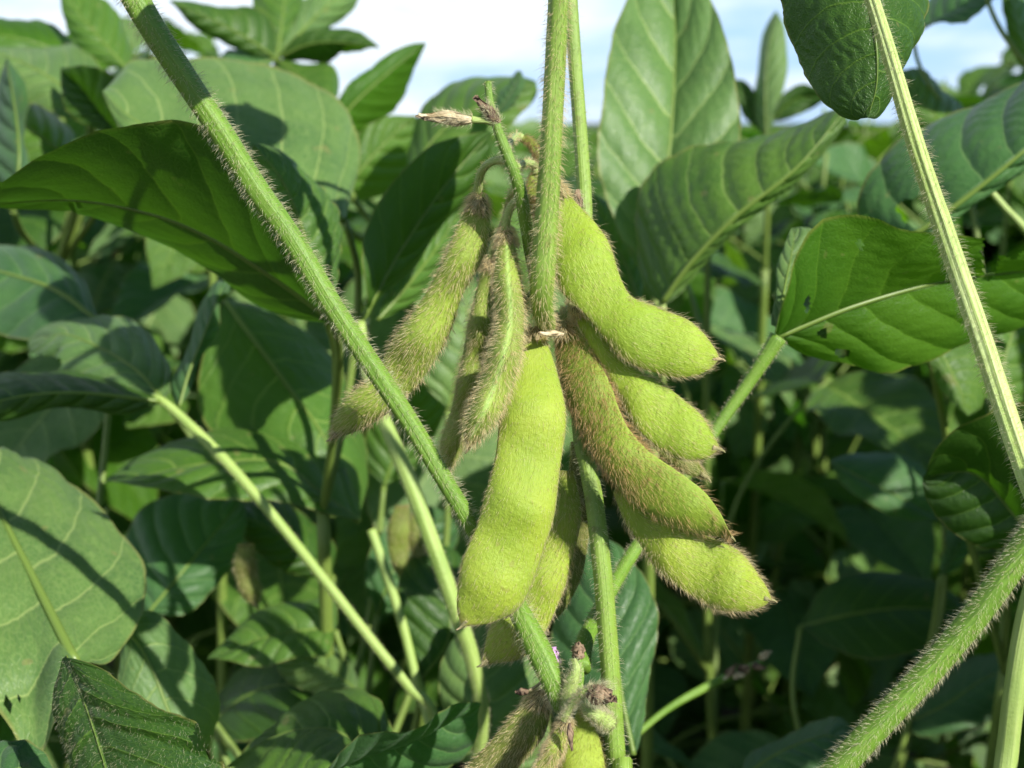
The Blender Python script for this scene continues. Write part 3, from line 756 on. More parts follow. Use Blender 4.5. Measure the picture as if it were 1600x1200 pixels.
leaf(B, [(255, 626, .262), (215, 580, .268), (160, 545, .276), (95, 522, .285), (46, 545, .292)], [(225, 627), (150, 612), (95, 600), (72, 590), (100, 570), (55, 560)],
     [(268, 600), (262, 565), (235, 525), (190, 500), (130, 493), (75, 506), (50, 530)], dl=-.004, dr=.022, mat='leaf_pale', crk=.0006, holes=[(58, 570, 36, 17)],
     name='leaf', label='small blunt leaf with a bitten tip at the end of the pale petiole')
leaf(B, [(250, 627, .260), (180, 618, .255), (110, 613, .25), (40, 618, .247), (-60, 640, .243)], [(200, 640), (130, 640), (60, 645), (0, 655)], [(200, 606), (130, 590), (60, 578), (0, 578)],
     dl=.006, dr=.02, mat='leaf_dark', crk=.0004, name='leaf')
leaf(B, [(280, 636, .264), (296, 580, .268), (322, 515, .274), (350, 440, .282)], [(272, 600), (290, 545), (322, 470), (335, 443)], [(292, 620), (318, 560), (338, 500), (357, 447)],
     dl=.012, dr=.014, mat='leaf_blue', crk=.0002, name='leaf', label='narrow folded blue green leaf on edge')
leaf(B, [(566, 500, .252), (598, 440, .254), (628, 388, .258), (695, 290, .264), (768, 205, .27)], [(574, 478), (568, 400), (588, 330), (620, 268), (668, 225), (725, 212)],
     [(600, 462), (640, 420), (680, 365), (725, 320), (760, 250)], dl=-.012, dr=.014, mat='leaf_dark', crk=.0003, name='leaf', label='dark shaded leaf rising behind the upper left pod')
leaf(B, [(590, 500, .27), (630, 455, .275), (680, 390, .285), (725, 320, .295)], [(610, 430), (640, 380), (690, 330)], [(640, 470), (690, 420), (720, 360)],
     dl=.0, dr=.012, mat='leaf', name='leaf')
leaf(B, [(562, 815, .285), (500, 770, .284), (430, 722, .283), (320, 725, .283), (240, 740, .285), (163, 755, .29)], [(480, 795), (380, 782), (300, 772), (230, 768)], [(556, 775), (530, 720), (472, 682), (400, 668), (320, 680), (240, 702)],
     dl=-.012, dr=.02, mat='leaf', crk=.0006, name='leaf', label='leaf with a sunlit patch above the long pale petiole')
OFF = 0.0

# =========================================================== lower left plant
pc = np.array([P(130, 1250, .27)[0] - .02, P(130, 1250, .27)[1], 0])
Cc = thing('soybean_plant', pc, 'soybean plant of broad pale leaves filling the lower left corner, one with brown chewed spots', 'plant')
nodeC = P(120, 1420, .26)
ground_stem(Cc, nodeC); OFF = -.02
leaf(Cc, [(118, 1035, .262), (95, 990, .268), (50, 900, .282), (0, 800, .298), (-70, 640, .325), (-110, 540, .34)],
     [(60, 1180), (0, 1120), (-80, 980), (-150, 800), (-170, 640)], [(160, 1040), (195, 1005), (222, 958), (231, 905), (215, 858), (160, 800), (80, 738), (-10, 690), (-70, 600)],
     dl=-.03, dr=.018, mat='leaf_pale', crk=.0009, nlat=6.5, nu=90, nv=61, holes=[(14, 1100, 7, 11), (28, 1088, 9, 4)],
     name='leaf', label='large pale sunlit leaf with fanning yellow veins')
OFF = 0.0
leaf(Cc, [(190, 975, .275), (225, 1020, .272), (255, 1090, .27), (290, 1200, .268), (300, 1260, .27)], [(185, 1050), (200, 1130), (250, 1230)], [(235, 955), (292, 1000), (326, 1060), (331, 1110), (322, 1170), (310, 1220)],
     dl=.0, dr=.012, mat='leaf_pale', crk=.0007, name='leaf')
leaf(Cc, [(104, 1024, .196), (118, 1060, .194), (140, 1120, .190), (165, 1200, .186), (190, 1290, .182), (200, 1350, .18)], [(100, 1060), (94, 1120), (98, 1200), (120, 1290)],
     [(128, 1030), (160, 1044), (205, 1076), (260, 1105), (306, 1122), (330, 1150), (345, 1200), (330, 1270), (270, 1330)],
     dl=.008, dr=-.006, mat='leaf_dark', crk=.00035, nu=110, nv=81, nlat=9, hair=('hair_pale', 1800, .0009, .000011, .5), holes=[(355, 1160, 55, 30), (322, 1150, 22, 22)],
     rib=.35, name='leaf', label='near dark leaf with glinting hairs and a ragged edge, bottom left')
leaf(Cc, [(-40, 1270, .2), (0, 1215, .205), (50, 1200, .21), (120, 1230, .214)], [(-30, 1200), (0, 1160), (60, 1172), (100, 1200)], [(-20, 1300), (40, 1300), (100, 1270)], dl=.01, dr=-.01, mat='leaf_blue', name='leaf')
petiole(Cc, pxl([(118, 1038, .242), (125, 1120, .262), (122, 1250, .262), (120, 1420, .26)]))
petiole(Cc, pxl([(300, 1260, .27), (250, 1320, .268), (180, 1380, .264), (120, 1420, .26)]))
petiole(Cc, pxl([(200, 1350, .18), (190, 1400, .19), (160, 1460, .22), (125, 1440, .26)]))

# =========================================================== upper left plant: big dark leaf over pale leaf
pd = np.array([P(520, 700, .33)[0] - .03, .40, 0])
D = thing('soybean_plant', pd, 'soybean plant with a long dark leaf crossing before a pale round leaf', 'plant')
nodeD = P(505, 800, .33)
ground_stem(D, nodeD)
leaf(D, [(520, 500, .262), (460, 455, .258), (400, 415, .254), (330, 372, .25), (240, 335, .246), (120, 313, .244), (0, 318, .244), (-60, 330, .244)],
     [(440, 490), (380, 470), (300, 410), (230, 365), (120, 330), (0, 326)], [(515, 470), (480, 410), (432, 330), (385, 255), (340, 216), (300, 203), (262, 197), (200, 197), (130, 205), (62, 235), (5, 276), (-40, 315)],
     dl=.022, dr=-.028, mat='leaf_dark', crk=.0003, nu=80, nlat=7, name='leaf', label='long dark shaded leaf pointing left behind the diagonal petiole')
leaf(D, [(505, 490, .285), (490, 430, .283), (470, 350, .281), (440, 280, .28), (395, 225, .28)], [(440, 460), (390, 400), (370, 320), (372, 250)], [(528, 455), (533, 420), (526, 365), (500, 300), (452, 246), (415, 228)],
     dl=.01, dr=.014, mat='leaf_crinkle', crk=.0008, nlat=10, name='leaf', label='puckered leaf half behind the diagonal petiole')
leaf(D, [(540, 345, .318), (430, 300, .318), (300, 240, .322), (200, 180, .328), (160, 142, .332)], [(440, 360), (330, 320), (240, 260), (190, 205)],
     [(556, 265), (553, 210), (530, 160), (470, 120), (400, 101), (300, 97), (240, 93), (202, 93), (176, 122)], dl=-.004, dr=.05, mat='leaf_pale', crk=.0008, nu=80, nlat=6,
     name='leaf', label='broad pale grey green leaf with a shadow across it, behind the diagonal petiole')
OFF = .05
leaf(Cc, [(150, 500, .30), (90, 455, .305), (20, 430, .315), (-60, 410, .325), (-130, 400, .33)], [(135, 520), (80, 533), (0, 520), (-80, 480)], [(145, 480), (135, 445), (105, 415), (60, 390), (0, 378), (-80, 380)],
     dl=-.01, dr=.02, mat='leaf_blue', crk=.0005, name='leaf', label='blue green leaf at the left edge, half in shadow')
OFF = 0.0
petiole(D, pxl([(520, 500, .262), (530, 560, .28), (520, 680, .31), (505, 800, .33)]))
petiole(D, pxl([(508, 490, .285), (525, 560, .30), (520, 680, .32), (505, 800, .33)]))
petiole(D, pxl([(540, 345, .318), (560, 450, .325), (540, 640, .33), (505, 800, .33)]))
petiole(Cc, pxl([(150, 500, .35), (172, 600, .355), (140, 950, .33), (120, 1420, .26)]))

# =========================================================== plant behind, left of centre
pe = np.array([P(420, 1300, .36)[0], .42, 0])
E = thing('soybean_plant', pe, 'soybean plant of dappled leaves low between the pale petioles, left of the pods', 'plant')
nodeE = P(470, 1330, .35)
ground_stem(E, nodeE)
OFF = .035
leaf(E, [(352, 470, .335), (400, 535, .325), (455, 610, .318), (510, 690, .312), (560, 810, .31)], [(322, 550), (308, 630), (335, 675), (430, 692), (500, 750)], [(410, 482), (480, 530), (535, 580), (566, 660), (572, 740)],
     dl=-.002, dr=.024, mat='leaf', crk=.0007, name='leaf', label='large half shaded leaf behind the tip of the upper left pod')
leaf(E, [(230, 960, .31), (280, 900, .315), (330, 840, .325), (380, 780, .335)], [(200, 920), (190, 860), (220, 800), (300, 770)], [(290, 960), (335, 920), (370, 870), (385, 820)],
     dl=.01, dr=.0, mat='leaf_blue', crk=.0005, name='leaf')
leaf(E, [(524, 985, .31), (470, 985, .308), (400, 1000, .306), (324, 1032, .305)], [(510, 1026), (450, 1032), (390, 1037)], [(520, 935), (470, 938), (430, 948), (375, 972)], dl=-.008, dr=.01, mat='leaf', crk=.0002,
     name='leaf', label='glossy leaf pointing left under the pale petiole')
OFF = 0.0
leaf(E, [(620, 1230, .262), (540, 1150, .262), (470, 1140, .264), (400, 1165, .266), (355, 1200, .268)], [(560, 1230), (480, 1220), (410, 1210)], [(610, 1150), (598, 1095), (560, 1074), (500, 1088), (430, 1132), (385, 1170)],
     dl=-.02, dr=.02, mat='leaf', crk=.0007, nlat=8, name='leaf', label='dappled leaf lying at the bottom left of centre')
leaf(E, [(500, 1215, .235), (570, 1180, .238), (650, 1150, .24), (752, 1100, .246)], [(540, 1170), (600, 1140), (680, 1112)], [(600, 1230), (680, 1210), (735, 1160)], dl=-.016, dr=.012, mat='leaf_blue', crk=.0004, name='leaf',
     label='dark flat leaf at the bottom edge left of the brown pod')
leaf(E, [(760, 1210, .30), (765, 1120, .305), (750, 1050, .31), (735, 960, .325)], [(715, 1180), (690, 1100), (700, 1020)], [(840, 1190), (860, 1100), (830, 1020), (770, 970)], dl=.006, dr=.008, mat='leaf_pale', crk=.0006,
     name='leaf', label='light green leaf behind the blunt pod tip')
leaf(E, [(560, 1080, .335), (520, 1050, .34), (480, 1030, .345), (435, 1012, .35)], [(520, 1085), (470, 1078), (440, 1050)], [(555, 1040), (520, 1010), (470, 1000)], dl=0, dr=.014, mat='leaf_pale', name='leaf')
leaf(E, [(660, 1060, .33), (700, 1000, .335), (700, 920, .34), (680, 840, .35)], [(630, 1000), (620, 930), (640, 870)], [(740, 1030), (750, 950), (720, 870)], dl=0, dr=.01, mat='leaf_dark', name='leaf')
for a in ([(230, 960, .345), (300, 1080, .345), (400, 1220, .34), (470, 1330, .35)], [(524, 985, .345), (540, 1060, .345), (510, 1200, .34), (470, 1330, .35)],
          [(620, 1230, .262), (600, 1280, .28), (540, 1320, .32), (470, 1330, .35)], [(760, 1210, .30), (720, 1280, .31), (600, 1320, .33), (470, 1330, .35)], [(500, 1215, .235), (490, 1270, .26), (470, 1330, .35)],
          [(560, 1080, .335), (540, 1180, .34), (500, 1280, .345), (470, 1330, .35)], [(660, 1060, .33), (640, 1160, .335), (560, 1280, .345), (470, 1330, .35)]):
    petiole(E, pxl(a), .0011)

OFF = .0
for pa_, pb_ in (([(618, 790), (606, 830), (612, 880), (640, 925)], [(640, 788), (640, 830), (640, 875), (644, 925)]), ([(642, 800), (640, 850), (650, 900), (672, 925)], [(660, 800), (668, 850), (672, 890), (676, 922)]),
                 ([(372, 850), (366, 890), (378, 930), (400, 950)], [(396, 848), (402, 890), (408, 925), (404, 950)])):
    pod(E, pa_, pb_, [.345, .345, .345], .5, (.3, .7), 'pod_brown', ('hair_gold', 500, .0012, .00004), nu=50, nv=20)
leaf(E, [(520, 900, .39), (470, 860, .385), (410, 820, .38), (350, 800, .375)], [(500, 905), (440, 890), (380, 840)], [(520, 850), (470, 800), (400, 780)], dl=0, dr=.02, mat='leaf_dark', name='leaf')
leaf(E, [(600, 760, .40), (620, 700, .40), (640, 640, .40), (640, 560, .405)], [(570, 720), (580, 650), (610, 590)], [(650, 730), (690, 660), (680, 590)], dl=0, dr=.012, mat='leaf', name='leaf')
leaf(E, [(590, 960, .38), (610, 900, .38), (640, 860, .385), (700, 800, .39)], [(570, 900), (590, 840), (650, 790)], [(640, 950), (690, 900), (720, 840)], dl=0, dr=.012, mat='leaf_blue', name='leaf')
leaf(E, [(330, 1130, .36), (380, 1090, .355), (440, 1070, .35), (520, 1080, .35)], [(350, 1160), (420, 1150), (480, 1120)], [(340, 1080), (400, 1040), (470, 1040)], dl=-.01, dr=.02, mat='leaf_dark', name='leaf')
leaf(E, [(700, 640, .38), (720, 560, .38), (730, 480, .385), (700, 400, .39)], [(660, 590), (660, 500), (680, 430)], [(760, 600), (780, 520), (750, 430)], dl=0, dr=.012, mat='leaf_pale', name='leaf')
for a in ([(520, 900, .39), (530, 1100, .38), (470, 1330, .35)], [(600, 760, .40), (570, 1000, .39), (470, 1330, .35)], [(590, 960, .38), (560, 1150, .37), (470, 1330, .35)],
          [(330, 1130, .36), (380, 1240, .355), (470, 1330, .35)], [(700, 640, .38), (690, 900, .38), (600, 1180, .37), (470, 1330, .35)]):
    petiole(E, pxl(a), .0011)

# =========================================================== tall plant behind the pods to the right
ph = np.array([P(1030, 700, .36)[0], .40, 0])
Hh = thing('soybean_plant', ph, 'soybean plant with an upright oval leaf against the sky and a puckered leaf beside it', 'plant')
nodeH = P(1015, 760, .36)
ground_stem(Hh, nodeH)
leaf(Hh, [(1022, 455, .345), (1030, 350, .35), (1046, 230, .357), (1054, 100, .366), (1052, -20, .376), (1040, -80, .38)], [(985, 400), (955, 330), (932, 250), (936, 170), (953, 70), (980, 0), (1005, -50)],
     [(1080, 420), (1130, 330), (1156, 230), (1152, 140), (1136, 60), (1108, -5), (1070, -60)], dl=-.008, dr=-.008, mat='leaf_pale', crk=.0008, nu=80, nlat=7, name='leaf', label='tall oval leaf standing against the sky')
leaf(Hh, [(1034, 474, .318), (1078, 412, .314), (1148, 340, .31), (1245, 262, .308), (1322, 170, .312)], [(1005, 440), (996, 370), (998, 320), (1015, 280), (1055, 245), (1110, 221), (1200, 205), (1265, 190), (1300, 176)],
     [(1050, 462), (1100, 405), (1180, 330), (1280, 245), (1318, 200)], dl=.03, dr=.014, mat='leaf_crinkle', crk=.0006, nu=110, nv=81, nlat=10, name='leaf', label='strongly puckered folded leaf pointing up to the right')
leaf(Hh, [(1000, 480, .36), (980, 420, .365), (950, 360, .37), (920, 300, .38)], [(940, 440), (915, 380)], [(1010, 420), (985, 340)], dl=0, dr=.01, mat='leaf', name='leaf')
petiole(Hh, pxl([(1022, 455, .345), (1034, 530, .35), (1030, 640, .355), (1015, 760, .36)]), .0013, 'stem_mid')
petiole(Hh, pxl([(1034, 474, .318), (1036, 540, .33), (1028, 640, .35), (1015, 760, .36)]), .0013, 'stem_mid')

# =========================================================== right plant
pg = np.array([P(1560, 900, .36)[0], .40, 0])
Gp = thing('soybean_plant', pg, 'soybean plant with a grey green leaf holed by insects beside the ribbed petiole', 'plant')
nodeG = P(1570, 1050, .36)
ground_stem(Gp, nodeG)
leaf(Gp, [(1420, 372, .292), (1470, 338, .29), (1540, 285, .288), (1600, 236, .287), (1680, 170, .288), (1740, 110, .292)], [(1360, 362), (1340, 335), (1352, 295), (1385, 250), (1440, 205), (1500, 168), (1570, 135), (1650, 100), (1710, 90)],
     [(1460, 358), (1530, 306), (1610, 250), (1700, 185)], dl=.03, dr=.01, mat='leaf_blue', crk=.0007, nu=110, nv=81, holes=[(1430, 330, 26, 24), (1352, 338, 3, 2)], name='leaf', label='grey green leaf with a ragged hole, folded along its midrib')
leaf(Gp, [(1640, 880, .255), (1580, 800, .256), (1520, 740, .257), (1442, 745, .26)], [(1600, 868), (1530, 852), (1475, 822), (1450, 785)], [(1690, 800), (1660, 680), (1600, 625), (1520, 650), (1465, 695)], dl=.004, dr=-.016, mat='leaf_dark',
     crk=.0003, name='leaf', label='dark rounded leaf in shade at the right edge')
leaf(Gp, [(1460, 530, .32), (1480, 570, .318), (1500, 610, .316), (1512, 650, .315)], [(1448, 560), (1470, 605), (1495, 640)], [(1530, 540), (1560, 580), (1540, 630)], dl=0, dr=.012, mat='leaf', name='leaf')
leaf(Gp, [(1560, 640, .34), (1570, 560, .345), (1590, 500, .35), (1620, 420, .36)], [(1520, 600), (1520, 540), (1560, 470)], [(1610, 620), (1650, 540), (1650, 470)], dl=0, dr=.012, mat='leaf', name='leaf')
leaf(Gp, [(1500, 220, .40), (1470, 190, .405), (1440, 160, .41), (1405, 110, .42)], [(1460, 220), (1420, 190), (1400, 150)], [(1500, 180), (1480, 140), (1440, 110)], dl=0, dr=.02, mat='leaf', name='leaf')
leaf(Gp, [(1425, 55, .42), (1470, 30, .415), (1510, 10, .41), (1560, -20, .41)], [(1440, 10), (1480, -20), (1520, -40)], [(1460, 45), (1510, 32), (1545, 10)], dl=.02, dr=-.01, mat='leaf_blue', nu=40, nv=25, name='leaf')
leaf(Gp, [(1640, 130, .42), (1610, 80, .42), (1590, 30, .42), (1580, -30, .425)], [(1600, 110), (1575, 60), (1565, 0)], [(1650, 90), (1620, 30)], dl=0, dr=.015, mat='leaf', nu=40, nv=25, name='leaf')
petiole(Gp, pxl([(1425, 55, .42), (1440, 110, .42), (1490, 190, .41), (1500, 220, .40)]), .0008)
petiole(Gp, pxl([(1535, -20, .40), (1560, 40, .40), (1600, 95, .40), (1680, 180, .40)]), .0009)
petiole(Gp, pxl([(1540, 290, .32), (1570, 325, .32), (1610, 370, .32), (1680, 480, .33)]), .0011, 'stem_mid')
petiole(Gp, pxl([(1420, 372, .292), (1440, 480, .31), (1500, 780, .34), (1570, 1050, .36)]))
petiole(Gp, pxl([(1640, 880, .255), (1640, 930, .28), (1600, 1000, .33), (1570, 1050, .36)]))
petiole(Gp, pxl([(1560, 640, .34), (1570, 760, .345), (1575, 900, .35), (1570, 1050, .36)]))
petiole(Gp, pxl([(1500, 220, .40), (1530, 400, .40), (1560, 800, .38), (1570, 1050, .36)]))

# =========================================================== near plant: thick hairy stem and ribbed petiole on the right
pi_ = np.array([P(1180, 1600, .185)[0] - .02, P(1180, 1600, .185)[1], 0])
I = thing('soybean_plant', pi_, 'near soybean plant with a thick hairy slanting stem and a ribbed pale petiole', 'plant')
q = .178 / F
stem_i = pxl([(1700, 700, .176), (1640, 795, .177), (1600, 855, .178), (1530, 955, .179), (1450, 1050, .18), (1370, 1135, .18), (1300, 1212, .181), (1220, 1310, .182), (1140, 1450, .184)])
stalk(I, 'stem', np.vstack([stem_i, [stem_i[-1] * .5 + pi_ * .5], [pi_ + [0, 0, -.01]]]), [21 * q, 21 * q, 21 * q, 21 * q, 21.5 * q, 22 * q, 22.5 * q, 23 * q, 24 * q, 26 * q, 30 * q], 'stem',
      hair=('hair_pale', 9500, .0012, .000025, .5), nu=150, nv=22, ribs=5, ribamp=.05)
q = .19 / F
stalk(I, 'petiole', pxl([(1330, -100, .184), (1350, -40, .185), (1388, 80, .187), (1432, 230, .189), (1482, 380, .191), (1532, 525, .191), (1580, 670, .188), (1618, 775, .182), (1640, 800, .178)]),
      [10 * q, 10.5 * q, 12 * q, 13.5 * q, 15 * q, 15.5 * q, 16 * q, 16 * q, 16 * q], 'stem_pale', hair=('hair_pale', 3200, .0013, .000022, .2), nu=120, nv=40, ribs=8, ribamp=.09)
leaf(I, [(1334, -95, .200), (1352, -20, .197), (1368, 60, .195), (1370, 130, .195), (1356, 184, .196)], [(1235, -80), (1220, -20), (1226, 50), (1252, 108), (1284, 150), (1318, 176)],
     [(1440, -60), (1444, -5), (1434, 45), (1416, 95), (1394, 145), (1372, 176)], dl=.01, dr=.016, mat='leaf_dark', crk=.0006, nlat=7, nu=90, nv=61, name='leaf', label='dark leaf hanging behind the ribbed petiole at the top right')
q = .22 / F
stalk(I, 'petiole', pxl([(1680, 720, .22), (1640, 840, .22), (1605, 960, .22), (1585, 1080, .22), (1568, 1220, .22), (1540, 1400, .21), (1300, 1560, .19)]), [14 * q, 15 * q, 15 * q, 16 * q, 17 * q, 18 * q, 18 * q], 'stem_mid', ribs=6, ribamp=.08)

# =========================================================== leaves against the sky
pj = np.array([P(600, 600, .5)[0], .55, 0])
J = thing('soybean_plant', pj, 'soybean plant with a pointed leaf and a rolled leaf tip against the sky', 'plant')
nodeJ = P(640, 420, .47); ground_stem(J, nodeJ)
leaf(J, [(510, 215, .44), (550, 165, .442), (605, 115, .446), (666, 66, .452)], [(525, 165), (553, 125), (610, 82), (645, 69)], [(560, 210), (610, 170), (645, 125)], dl=0, dr=.02, mat='leaf_clear', name='leaf', label='pointed leaf reaching up into the sky')
leaf(J, [(640, 270, .40), (690, 205, .402), (760, 160, .405), (838, 128, .41)], [(645, 215), (655, 172), (690, 143), (742, 121), (800, 116)], [(700, 250), (770, 215), (815, 180), (838, 150)], dl=.03, dr=-.004, mat='leaf', name='leaf', label='leaf with rolled tip below the sky')
leaf(J, [(772, 182, .385), (792, 155, .385), (815, 112, .387)], [(782, 150), (805, 118)], [(795, 172), (820, 135)], dl=.01, dr=.0, mat='leaf_blue', crk=.0002, name='leaf')
leaf(J, [(520, 330, .45), (560, 270, .45), (610, 215, .455), (650, 180, .46)], [(520, 270), (545, 220), (600, 185)], [(580, 310), (640, 270), (660, 220)], dl=0, dr=.02, mat='leaf', name='leaf')
for a in ([(510, 215, .44), (540, 290, .45), (590, 360, .46), (640, 420, .47)], [(640, 270, .40), (650, 330, .43), (645, 380, .46), (640, 420, .47)], [(520, 330, .45), (560, 370, .46), (610, 400, .47), (640, 420, .47)]):
    petiole(J, pxl(a), .0013)

pk = np.array([P(420, 600, .5)[0], .60, 0])
K = thing('soybean_plant', pk, 'soybean plant with a star of pointed young leaves above the pale round leaf, top left', 'plant')
nodeK = P(425, 300, .5); ground_stem(K, nodeK, .0025)
kk = (432, 92, .47)
for mid, l, r, mt in (([kk, (390, 62, .462), (330, 30, .452), (262, 0, .44)], [(392, 84), (350, 68), (300, 38)], [(432, 55), (400, 20), (330, 6)], 'leaf_dark'),
                      ([kk, (440, 40, .475), (445, -10, .482), (440, -60, .49)], [(405, 50), (392, 0), (410, -40)], [(462, 50), (475, 0), (460, -40)], 'leaf'),
                      ([kk, (470, 50, .48), (510, 10, .492), (560, -30, .505)], [(440, 55), (470, 10), (520, -20)], [(490, 62), (530, 35), (560, 0)], 'leaf_pale'),
                      ([kk, (480, 70, .465), (530, 66, .462), (594, 76, .46)], [(470, 58), (510, 42), (548, 45)], [(470, 96), (510, 95), (540, 80)], 'leaf_dark'),
                      ([kk, (470, 120, .46), (500, 140, .452), (520, 165, .445)], [(430, 120), (455, 150), (490, 170)], [(480, 98), (520, 110), (530, 140)], 'leaf'),
                      ([kk, (400, 100, .465), (360, 105, .458), (320, 118, .45)], [(400, 122), (360, 128)], [(395, 78), (350, 88)], 'leaf_blue')):
    leaf(K, mid, l, r, dl=.004, dr=.014, mat=mt, nu=40, nv=25, name='leaf')
petiole(K, pxl([kk, (428, 150, .48), (425, 220, .49), (425, 300, .5)]), .0013)

pl = np.array([P(90, 600, .5)[0], .58, 0])
Lp = thing('soybean_plant', pl, 'soybean plant with broad leaves reaching the sky in the top left corner', 'plant')
nodeL = P(90, 420, .5); ground_stem(Lp, nodeL, .0025)
for mid, l, r, mt, dl, dr in (([(200, 110, .45), (165, 70, .452), (130, 30, .455), (98, -20, .46)], [(150, 95), (112, 60), (98, 20)], [(205, 70), (185, 25), (140, -15)], 'leaf', 0, .015),
                              ([(130, 95, .46), (80, 75, .455), (30, 60, .45), (-40, 50, .445)], [(80, 100), (20, 95), (-30, 80)], [(110, 60), (60, 35), (0, 30), (-40, 36)], 'leaf_clear', .0, .02),
                              ([(140, 170, .41), (90, 130, .415), (40, 100, .42), (-30, 70, .425)], [(110, 190), (60, 165), (0, 140)], [(160, 120), (120, 80), (70, 72), (0, 76)], 'leaf_pale', -.005, .04),
                              ([(110, 250, .42), (60, 210, .42), (10, 180, .425), (-60, 160, .43)], [(80, 270), (20, 250), (-40, 220)], [(110, 200), (60, 160), (0, 140)], 'leaf', 0, .03),
                              ([(190, 210, .40), (160, 180, .402), (130, 140, .404), (95, 105, .406)], [(160, 205), (110, 180), (95, 140)], [(200, 170), (180, 130), (140, 100)], 'leaf_dark', -.002, -.02),
                              ([(20, 330, .38), (30, 250, .38), (25, 180, .385), (10, 90, .39)], [(-10, 280), (-15, 200), (0, 130)], [(50, 280), (45, 200), (35, 130)], 'leaf_blue', .02, .02)):
    leaf(Lp, mid, l, r, dl=dl, dr=dr, mat=mt, nu=48, nv=29, crk=.0006, name='leaf')
for a in ([(200, 110, .45), (180, 220, .47), (130, 330, .49), (90, 420, .5)], [(130, 95, .46), (140, 200, .48), (110, 320, .49), (90, 420, .5)], [(140, 170, .41), (150, 260, .45), (110, 340, .48), (90, 420, .5)],
          [(110, 250, .42), (120, 320, .45), (90, 420, .5)], [(20, 330, .38), (40, 370, .43), (90, 420, .5)], [(190, 210, .40), (170, 300, .44), (90, 420, .5)]):
    petiole(Lp, pxl(a), .0012)

pr_ = np.array([P(1190, 600, .62)[0], .66, 0])
Rp = thing('soybean_plant', pr_, 'soybean plant with a narrow upright leaf against the sky right of the tall oval leaf', 'plant')
nodeR = P(1195, 420, .60); ground_stem(Rp, nodeR, .0025)
for mid, l, r, mt, dl, dr in (([(1198, 215, .56), (1196, 150, .56), (1200, 80, .562), (1212, 15, .565)], [(1180, 180), (1182, 110), (1195, 50)], [(1212, 180), (1230, 110), (1228, 50)], 'leaf_pale', .02, .0),
                              ([(1198, 215, .57), (1180, 180, .57), (1165, 150, .572), (1148, 124, .575)], [(1170, 190), (1152, 160)], [(1190, 165), (1170, 132)], 'leaf_dark', .0, .0),
                              ([(1205, 190, .56), (1235, 160, .558), (1265, 150, .556), (1300, 148, .55)], [(1220, 150), (1250, 132), (1280, 138)], [(1235, 185), (1265, 172), (1285, 160)], 'leaf_dark', .0, .0)):
    leaf(Rp, mid, l, r, dl=dl, dr=dr, mat=mt, nu=40, nv=25, name='leaf')
petiole(Rp, pxl([(1198, 215, .57), (1200, 280, .58), (1195, 420, .60)]), .0014)

# =========================================================== low leaves in the dark on the right
pm = np.array([P(1300, 1300, .40)[0], .47, 0])
Mm = thing('soybean_plant', pm, 'low soybean plant of blue green leaves in deep shade under the right pods', 'plant')
nodeM = P(1330, 1420, .40); ground_stem(Mm, nodeM, .0025)
leaf(Mm, [(1160, 1215, .31), (1220, 1175, .312), (1290, 1150, .316), (1345, 1160, .32)], [(1170, 1180), (1200, 1150), (1262, 1135), (1312, 1122)], [(1200, 1230), (1270, 1220), (1330, 1200)], dl=.02, dr=-.006, mat='leaf_blue', name='leaf',
     label='blue green leaf at the bottom edge right of the stem')
leaf(Mm, [(1296, 722, .40), (1350, 750, .402), (1410, 780, .405), (1475, 815, .41)], [(1330, 770), (1380, 800), (1430, 815)], [(1340, 706), (1400, 708), (1450, 745), (1470, 785)], dl=-.004, dr=.012, mat='leaf_blue', name='leaf',
     label='grey leaf with a sunlit rim behind the right pods')
leaf(Mm, [(1250, 980, .42), (1330, 960, .42), (1420, 950, .425), (1520, 960, .43)], [(1290, 1010), (1370, 1030), (1450, 1010)], [(1290, 920), (1370, 890), (1460, 910)], dl=-.01, dr=.01, mat='leaf_dark', name='leaf')
leaf(Mm, [(1470, 900, .39), (1490, 870, .392), (1500, 845, .394), (1497, 815, .397)], [(1472, 865), (1478, 830)], [(1505, 880), (1515, 840)], dl=0, dr=.006, mat='leaf_blue', name='leaf')
leaf(Mm, [(1420, 1130, .40), (1480, 1100, .40), (1540, 1060, .405), (1620, 1030, .41)], [(1440, 1150), (1520, 1140), (1580, 1100)], [(1430, 1090), (1480, 1050), (1560, 1020)], dl=-.01, dr=.02, mat='leaf_blue', name='leaf')
for a in ([(1160, 1215, .31), (1190, 1290, .34), (1260, 1370, .38), (1330, 1420, .40)], [(1475, 815, .41), (1470, 960, .41), (1400, 1220, .405), (1330, 1420, .40)], [(1250, 980, .42), (1240, 1100, .415), (1290, 1290, .41), (1330, 1420, .40)],
          [(1470, 900, .39), (1450, 1020, .395), (1390, 1230, .40), (1330, 1420, .40)], [(1420, 1130, .40), (1390, 1220, .40), (1350, 1330, .40), (1330, 1420, .40)]):
    petiole(Mm, pxl(a), .0011)
# spent flower spike in the gap
sp = tube('flower_stalk', pxl([(975, 1165, .30), (1040, 1110, .305), (1110, 1070, .31), (1190, 1035, .315)]), [.0008, .0009, .0012, .0009], M['stem'], Mm, nu=26, nv=8)
for i in range(7):
    x, y = 1120 + i * 11, 1066 - i * 5 + random.uniform(-8, 8)
    dried_flower(Mm, P(x, y, .312), P(x + random.uniform(5, 22), y + random.uniform(-28, 10), .31), .001, 'dry_dark' if i % 2 else 'dry', n=5, hair=0)
petiole(Mm, pxl([(975, 1165, .30), (1000, 1260, .33), (1150, 1380, .38), (1330, 1420, .40)]), .0011)

